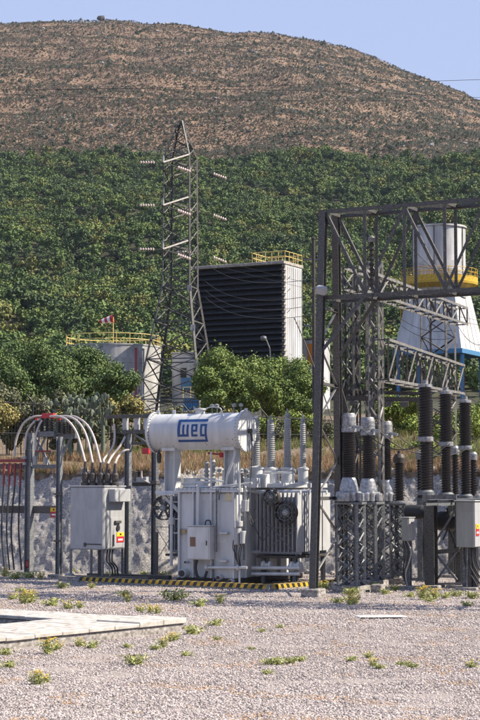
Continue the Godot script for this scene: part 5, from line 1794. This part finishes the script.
	put(small, "door", box(Vector3(b.x + .001, b.y + .02, d + .02), Vector3(b.x + .02, a.y - .02, .13), .006), M.cabinet)
	put(small, "roof", box(Vector3(a.x - .03, a.y + .001, d - .03), Vector3(b.x + .04, a.y + .03, .18), .006), M.cabinet)
	put(small, "lock", box(Vector3(b.x + .021, a.y - .18, -.12), Vector3(b.x + .04, a.y - .12, -.06), .004), M.black)
	member(small, "post", Vector3(.0, 0, -.1), Vector3(.0, b.y, -.1), .14, M.galv, "h")
	put(small, "footing", box(Vector3(-.3, -.2, -.4), Vector3(.3, .1, .2), .02), M.concrete)
	for k in 3: put(small, "cable", tube(curve([Vector3(b.x - .1 - k * .08, b.y, 0), Vector3(b.x + .05 - k * .1, b.y - .4, .05), Vector3(-.05 - k * .05, .5, .05), Vector3(0, .1, .05)]), .02, 6), M.cable if k == 0 else M.rubber)
	# leads from head to column
	var lead = func(p, q, drop, label):
		var o2 = thing("bus_lead", label, "wire", p, 0, "bare leads between the insulators")
		put(o2, "strand", tube(sag(Vector3.ZERO, q - p, drop, 10), .018, 6), M.wire)
	for k in 3: lead.call(heads[k], tops[k], .5, "dark slack lead from a can head to a breaker column")
	for k in 3:
		var q = heads[k] + Vector3(-.9, .1, .1)
		lead.call(q, q + Vector3(-1.2, 3.5 + k * .4, -.9), -.2, "dark lead climbing from a can head to the gantry")
	# concrete blocks between the pedestals
	for s in [[345, 589, .26], [360, 588, .3], [376, 585, .28], [395, 583, .26], [378, 592, .18]]:
		var p = G(s[0], s[1])
		var o3 = thing("footing_block", "square concrete footing block at the foot of the lattice pedestals", "footing", p, YAW, "loose footing blocks by the pedestals")
		put(o3, "block", box(Vector3(-s[2], -.1, -s[2]), Vector3(s[2], .24, s[2]), .025), M.concrete)

# ---------------------------------------------------------------- fence and wires
func fence():
	var t = thing("yard_fence", "dark steel yard fence with angled post tops above the wall", "fence", Vector3(-11, 5.2, -74))
	var prev = null
	for k in 12:
		var u = -45.0 + k * 39.0
		var Z = 76.0 + k * .6
		var top = W(u, 397.5 + k * 2.3, Z)
		var p = top
		p.y = land(p) - .2
		member(t, "post", p - t.position, top - t.position, .07, M.black, "rod")
		member(t, "post_arm", top - t.position, top - t.position + Vector3(-.3, .35, 0), .05, M.black, "rod")
		if prev != null:
			for f in [.97, .5, .12]: member(t, "rail", prev[0].lerp(prev[1], f) - t.position, p.lerp(top, f) - t.position, .05, M.black, "rod")
			# chain-link: thin crossing wires
			var st = start()
			for j in 14:
				var f0 = j / 13.0
				add_tube(st, [prev[0].lerp(p, f0) - t.position, prev[1].lerp(top, f0) - t.position], .006, 4)
			put(t, "mesh_panel", st.commit(), M.steel_dark)
		prev = [p, top]
func wires():
	var z = 330.0
	for s in [[-60, 90, 540, 77.5, .5], [-60, 91.5, 540, 99, 1.0], [-60, 93, 540, 101, -1.5], [-60, 160, 250, 166, .5]]:
		var a = W(s[0], s[1], z + 20)
		var b = W(s[2], s[3], z - 10)
		var o = thing("overhead_line", "thin dark overhead line crossing in front of the dry hill", "wire", a, 0, "overhead lines in front of the hill")
		put(o, "strand", tube(sag(Vector3.ZERO, b - a, s[4], 24), .045, 5), M.wire)
	for s in [[205, 262, 330, 276, 140], [205, 281, 330, 292, 140], [205, 290, 330, 302, 140], [205, 297, 330, 312, 140]]:
		var a = W(s[0], s[1], s[4])
		var b = W(s[2], s[3], 54)
		var o = thing("span_wire", "thin wire strung from the lattice tower to the gantry", "wire", a, 0, "wires strung to the gantry")
		put(o, "strand", tube(sag(Vector3.ZERO, b - a, .8, 20), .012, 5), M.wire)
	for s in [[400, 318, 452, 330, 70, 66], [402, 326, 452, 338, 70, 66], [405, 240, 480, 300, 62, 60], [430, 345, 480, 405, 66, 62], [455, 320, 480, 345, 66, 62]]:
		var a = W(s[0], s[1], s[4])
		var b = W(s[2], s[3], s[5])
		var o = thing("slack_wire", "thin slack wire hanging behind the gantry beam", "wire", a, 0, "slack wires behind the gantry")
		put(o, "strand", tube(sag(Vector3.ZERO, b - a, .25, 12), .012, 5), M.wire)

# ---------------------------------------------------------------- weeds
func weed_parts(seed_, stems, h, spread, flowers) -> Array:
	var r := RandomNumberGenerator.new()
	r.seed = seed_
	var st = start()
	var fl = start()
	var tints = [Color(.25, .28, .085), Color(.33, .355, .11), Color(.44, .44, .18), Color(.20, .23, .065)]
	for i in stems:
		var a = r.randf() * TAU
		var d = Vector3(cos(a), 0, sin(a))
		var e = d * spread * r.randf() + Vector3.UP * h * r.randf_range(.45, 1.0)
		var p = d * .05 * r.randf()
		st.set_color(tints[r.randi() % 4])
		var s = d.cross(Vector3.UP) * .006
		tri(st, p - s, p + s, e, d)
		for k in 7:
			var q = p.lerp(e, r.randf_range(.15, 1.0))
			var n = Vector3(r.randfn(), r.randfn() + .6, r.randfn()).normalized()
			var x = n.cross(Vector3(r.randfn(), r.randfn(), r.randfn())).normalized()
			var y = n.cross(x)
			var l = r.randf_range(.018, .045)
			st.set_color(tints[r.randi() % 4])
			tri(st, q, q + y * l + x * l * .35, q + y * l * 1.6, n)
			tri(st, q, q + y * l * 1.6, q + y * l - x * l * .35, n)
		if r.randf() < flowers:
			for k in 3:
				var c = e + Vector3(r.randfn(), r.randfn() * .5, r.randfn()) * .02
				for j in 5:
					var b = TAU * j / 5 + k
					var u = Vector3(cos(b), .35, sin(b)) * .024
					var v = Vector3(cos(b + 1.0), .35, sin(b + 1.0)) * .024
					tri(fl, c, c + u, c + v, Vector3.UP)
	return [st.commit(), fl.commit() if flowers > 0 else null]
func weeds():
	var kinds = []
	for k in 4: kinds.append(weed_parts(200 + k, [60, 44, 34, 40][k], [.33, .29, .19, .14][k], [.28, .21, .2, .27][k], [.4, .4, .25, 0.0][k]))
	var labels = ["bushy green weed topped with many yellow flowers in the gravel", "upright green weed with yellow flowers in the gravel", "small green weed with a few yellow flowers in the gravel", "low tuft of green weed without flowers in the gravel"]
	var names = ["flowering_weed", "flowering_weed", "small_weed", "green_tuft"]
	var l = [[24, 604, 0, 1.2], [31, 603, 0, 1.1], [52, 606, 3, 1.6], [68, 609, 2, 1.2], [80, 609, 1, .8], [15, 579, 3, 1.8], [29, 578, 3, 1.8], [40, 580, 1, 1.1], [5, 577, 0, 1.1], [62, 588, 3, 1.4], [92, 588, 2, 1.0], [127, 602, 1, .9], [124, 596, 3, 1.3], [150, 613, 0, .7], [157, 614, 0, .7], [140, 612, 2, 1.0], [174, 600, 3, 2.2], [200, 606, 3, 1.4], [221, 603, 1, 1.0], [216, 626, 3, 1.2], [48, 654, 0, 1.0], [56, 650, 2, .9], [92, 648, 3, 1.0], [79, 646, 2, .8], [5, 655, 3, 1.0], [8, 668, 3, 1.0], [37, 686, 0, .8], [45, 683, 2, .7], [135, 664, 3, 1.3], [162, 648, 1, .8], [171, 642, 0, .6], [176, 640, 2, .8], [192, 634, 3, 1.4], [155, 650, 3, .8], [127, 648, 3, .7], [186, 656, 3, .7], [217, 640, 3, .6], [350, 605, 0, 1.1], [355, 604, 1, 1.0], [338, 603, 3, 1.2], [424, 600, 0, 1.3], [436, 599, 1, 1.2], [446, 598, 3, 1.2], [430, 602, 3, 1.1], [467, 606, 3, 1.0], [472, 598, 3, 1.4], [352, 594, 3, 1.6], [372, 588, 3, 1.4], [385, 594, 3, 1.2], [395, 590, 3, 1.2], [268, 664, 3, .8], [278, 664, 3, .9], [290, 663, 3, .8], [300, 661, 3, .7], [352, 661, 3, .7], [369, 658, 2, .7], [374, 667, 1, .6], [379, 669, 3, .7], [403, 666, 3, .7], [412, 668, 3, .7], [472, 668, 2, .8], [262, 632, 3, .6], [280, 628, 3, .6], [251, 650, 3, .5], [267, 674, 3, .6], [95, 573, 3, 1.2], [75, 573, 3, 1.3], [145, 577, 3, 1.6], [163, 577, 3, 1.5], [110, 576, 3, 1.2], [320, 588, 3, 1.5], [327, 590, 2, 1.4], [410, 597, 3, 1.1], [456, 596, 3, 1.2], [20, 592, 3, 1.0], [12, 600, 2, 1.0]]
	var proto = [null, null, null, null]
	for s in l:
		var p = G(s[0], s[1])
		if blocked(p): continue
		var k = s[2]
		var o
		if proto[k] == null:
			o = thing(names[k], labels[k], "weed", p, 0, "weeds growing in the gravel")
			put(o, "foliage", kinds[k][0], M.leaf)
			if kinds[k][1] != null and k < 3: put(o, "flowers", kinds[k][1], M.flower)
			proto[k] = o
			o.scale = Vector3.ONE * s[3]
		else:
			o = proto[k].duplicate()
			o.name = numbered(names[k])
			add_child(o)
			o.position = p
			o.rotation.y = rng.randf() * TAU
			o.scale = Vector3.ONE * s[3]
